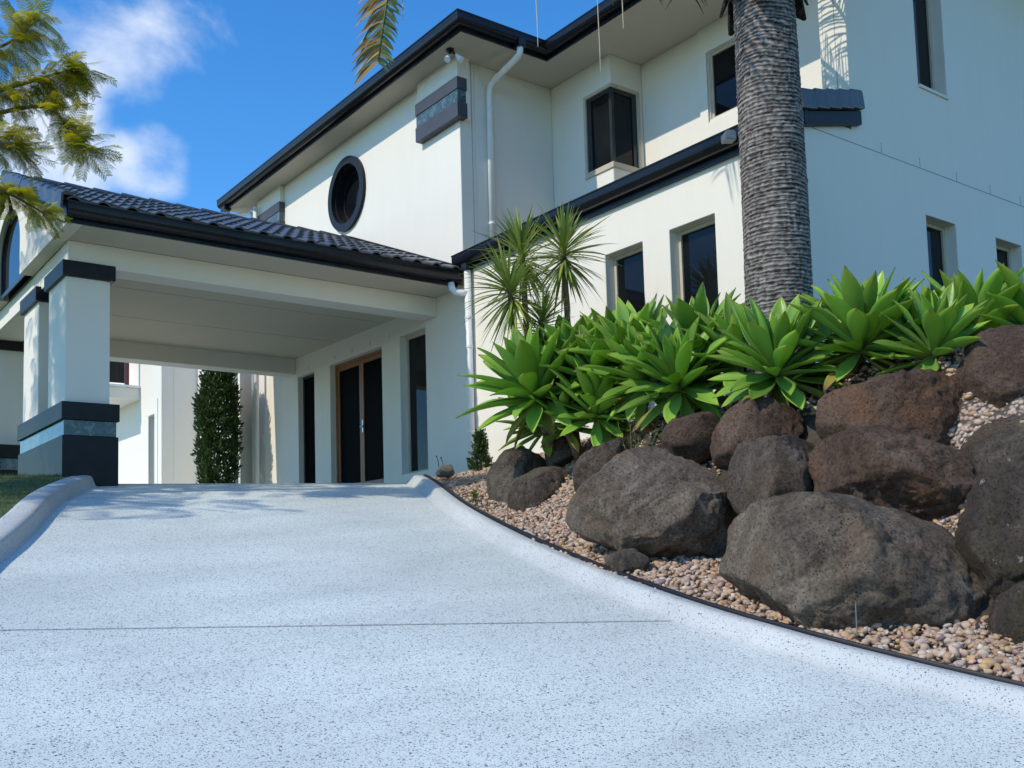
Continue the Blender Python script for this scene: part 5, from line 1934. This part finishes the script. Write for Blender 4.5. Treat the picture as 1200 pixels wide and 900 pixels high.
FL = [feather_leaf(0.42, 10, s) for s in range(5)]
troot = empty('feathery_tree', (-1.9, 12.0, 1.1))
tag(troot, 'feathery-leaved tree whose branches reach in at the top left', 'tree')
limbs = [
    ([(-1.9, 12.0, 1.0), (-1.75, 11.9, 2.2), (-1.2, 11.7, 3.6), (-0.2, 11.4, 4.6)], 0.14, 0.06),
    ([(-1.2, 11.7, 3.6), (-0.9, 12.2, 5.0), (-0.2, 12.8, 6.2)], 0.08, 0.03),
    ([(-1.2, 11.7, 3.6), (-2.2, 11.2, 5.2), (-2.8, 10.6, 6.2)], 0.08, 0.03),
    ([(-0.2, 11.4, 4.6), (0.6, 11.2, 4.9), (1.3, 10.96, 4.96), (1.89, 10.5, 5.11), (2.18, 10.25, 5.37)], 0.045, 0.006),
    ([(-0.2, 11.4, 4.6), (0.6, 11.3, 4.6), (1.31, 10.99, 4.59), (1.90, 10.53, 4.69), (2.29, 10.22, 4.82), (2.5, 10.06, 4.88)], 0.04, 0.005),
    ([(0.6, 11.3, 4.6), (1.51, 10.86, 4.42), (2.23, 10.3, 4.52), (2.47, 10.15, 4.22), (2.58, 10.08, 4.06)], 0.03, 0.005),
    ([(0.6, 11.3, 4.6), (1.52, 10.88, 4.13), (1.91, 10.57, 4.24), (2.06, 10.48, 4.07)], 0.022, 0.004),
    ([(-0.2, 11.4, 4.6), (0.8, 11.2, 4.2), (1.52, 10.90, 3.93), (1.92, 10.61, 3.73), (2.13, 10.48, 3.60), (2.30, 10.36, 3.47)], 0.032, 0.006),
    ([(-0.2, 11.4, 4.6), (0.2, 12.0, 5.2), (0.5, 12.9, 5.8)], 0.04, 0.008),
    ([(-0.2, 11.4, 4.6), (0.0, 12.4, 4.8), (0.2, 13.6, 5.3)], 0.04, 0.008),
]
V, Fq, off = [], [], 0
rs = random.Random(77)


def put_leaf(p, d, sc):
    global off
    v, f = rs.choice(FL)
    d = Vector(d).normalized()
    s = Vector((0, 0, 1)).cross(d)
    s = s.normalized() if s.length > 0.05 else Vector((0, 1, 0))
    s = (s + Vector((rs.uniform(-.5, .5), rs.uniform(-.5, .5), rs.uniform(-.5, .5)))).normalized()
    u = d.cross(s).normalized()
    s = u.cross(d)
    m = np.array(Matrix((d, s, u)).transposed()) * sc
    V.append(v @ m.T + np.array(p)); Fq.append(f + off); off += len(v)


for li, (pts, r0, r1) in enumerate(limbs):
    ln_ = smooth_line(pts, 8)
    mb = MB(); mb.tube(ln_, [r0 + (r1 - r0) * (i / (len(ln_) - 1)) for i in range(len(ln_))], 9 if r0 > 0.05 else 6)
    mb.build('trunk' if li == 0 else 'branch', 'bark', troot, smooth=True)
    if li in (3, 4, 5, 6, 7):
        half = int(len(ln_) * (0.42 if li != 7 else 0.5))
        for p in ln_[half:]:
            for _ in range(7 if li in (3, 4) else 5):
                d = RIGHTV * rs.uniform(-0.25, 1.0) + VIEW * rs.uniform(-0.9, 0.9) + Vector((0, 0, rs.uniform(-0.55, 0.45)))
                put_leaf(p, d, rs.uniform(0.5, 0.8) if li != 7 else rs.uniform(0.42, 0.62))
    elif li:
        for p in ln_[4:]:
            for _ in range(9):
                q = Vector(p) + Vector((rs.gauss(0, .45), rs.gauss(0, .45), rs.gauss(0, .3)))
                put_leaf(q, (rs.uniform(-1, 1), rs.uniform(-1, 1), rs.uniform(-.6, .3)), rs.uniform(0.9, 1.3))
cr = link('crown', np_mesh('crown', np.concatenate(V), np.concatenate(Fq), 'tree_leaf', False), troot)
cr['kind'] = 'stuff'
for a, b in (((1.99, 10.58, 3.70), (2.02, 10.60, 3.40)), ((1.93, 10.60, 3.72), (1.94, 10.64, 3.50))):
    a = Vector(a); b = Vector(b)
    mb = MB(); mb.tube([a, a.lerp(b, .3) + Vector((.01, 0, 0)), a.lerp(b, .7) + Vector((.015, 0, 0)), b], [0.004, 0.014, 0.024, 0.008], 8)
    mb.build('seed_pod', 'pod', troot, smooth=True)
mb = MB(); mb.tube(smooth_line([(2.05, 10.51, 3.70), (2.12, 10.45, 3.90), (2.24, 10.36, 3.98)], 5), 0.003, 5); mb.build('twig', 'bark', troot)

# ------------------------------------------------------------------ grass on the lawn
V, Fq = [], []
cnt = 0
LK = resample(np.concatenate([LF[:-6], [[3.30, 12.20]]]), 200)
LKN = normals2d(LK)
while cnt < 26000:
    i = random.randrange(90, 200)
    o_ = 0.27 + 2.6 * random.random() ** 1.3
    p = LK[i] + LKN[i] * o_
    x, y = p[0] + random.uniform(-.1, .1), p[1] + random.uniform(-.1, .1)
    if x > 2.84 and y > 12.0:
        continue
    z = min(drive_z(x, y) + 0.115, 1.15) - 0.005
    a = random.uniform(0, 6.28)
    h = random.uniform(0.018, 0.045)
    dx, dy = math.cos(a) * 0.0028, math.sin(a) * 0.0028
    lx, ly = random.uniform(-.6, .6) * h, random.uniform(-.6, .6) * h
    o = len(V)
    V += [(x - dx, y - dy, z), (x + dx, y + dy, z), (x + lx, y + ly, z + h)]
    Fq.append((o, o + 1, o + 2))
    cnt += 1
gr = link('grass', np_mesh('grass', np.array(V), np.array(Fq), 'grass', False))
tag(gr, 'short green lawn grass behind the left kerb by the porch columns', 'grass', kind='stuff')
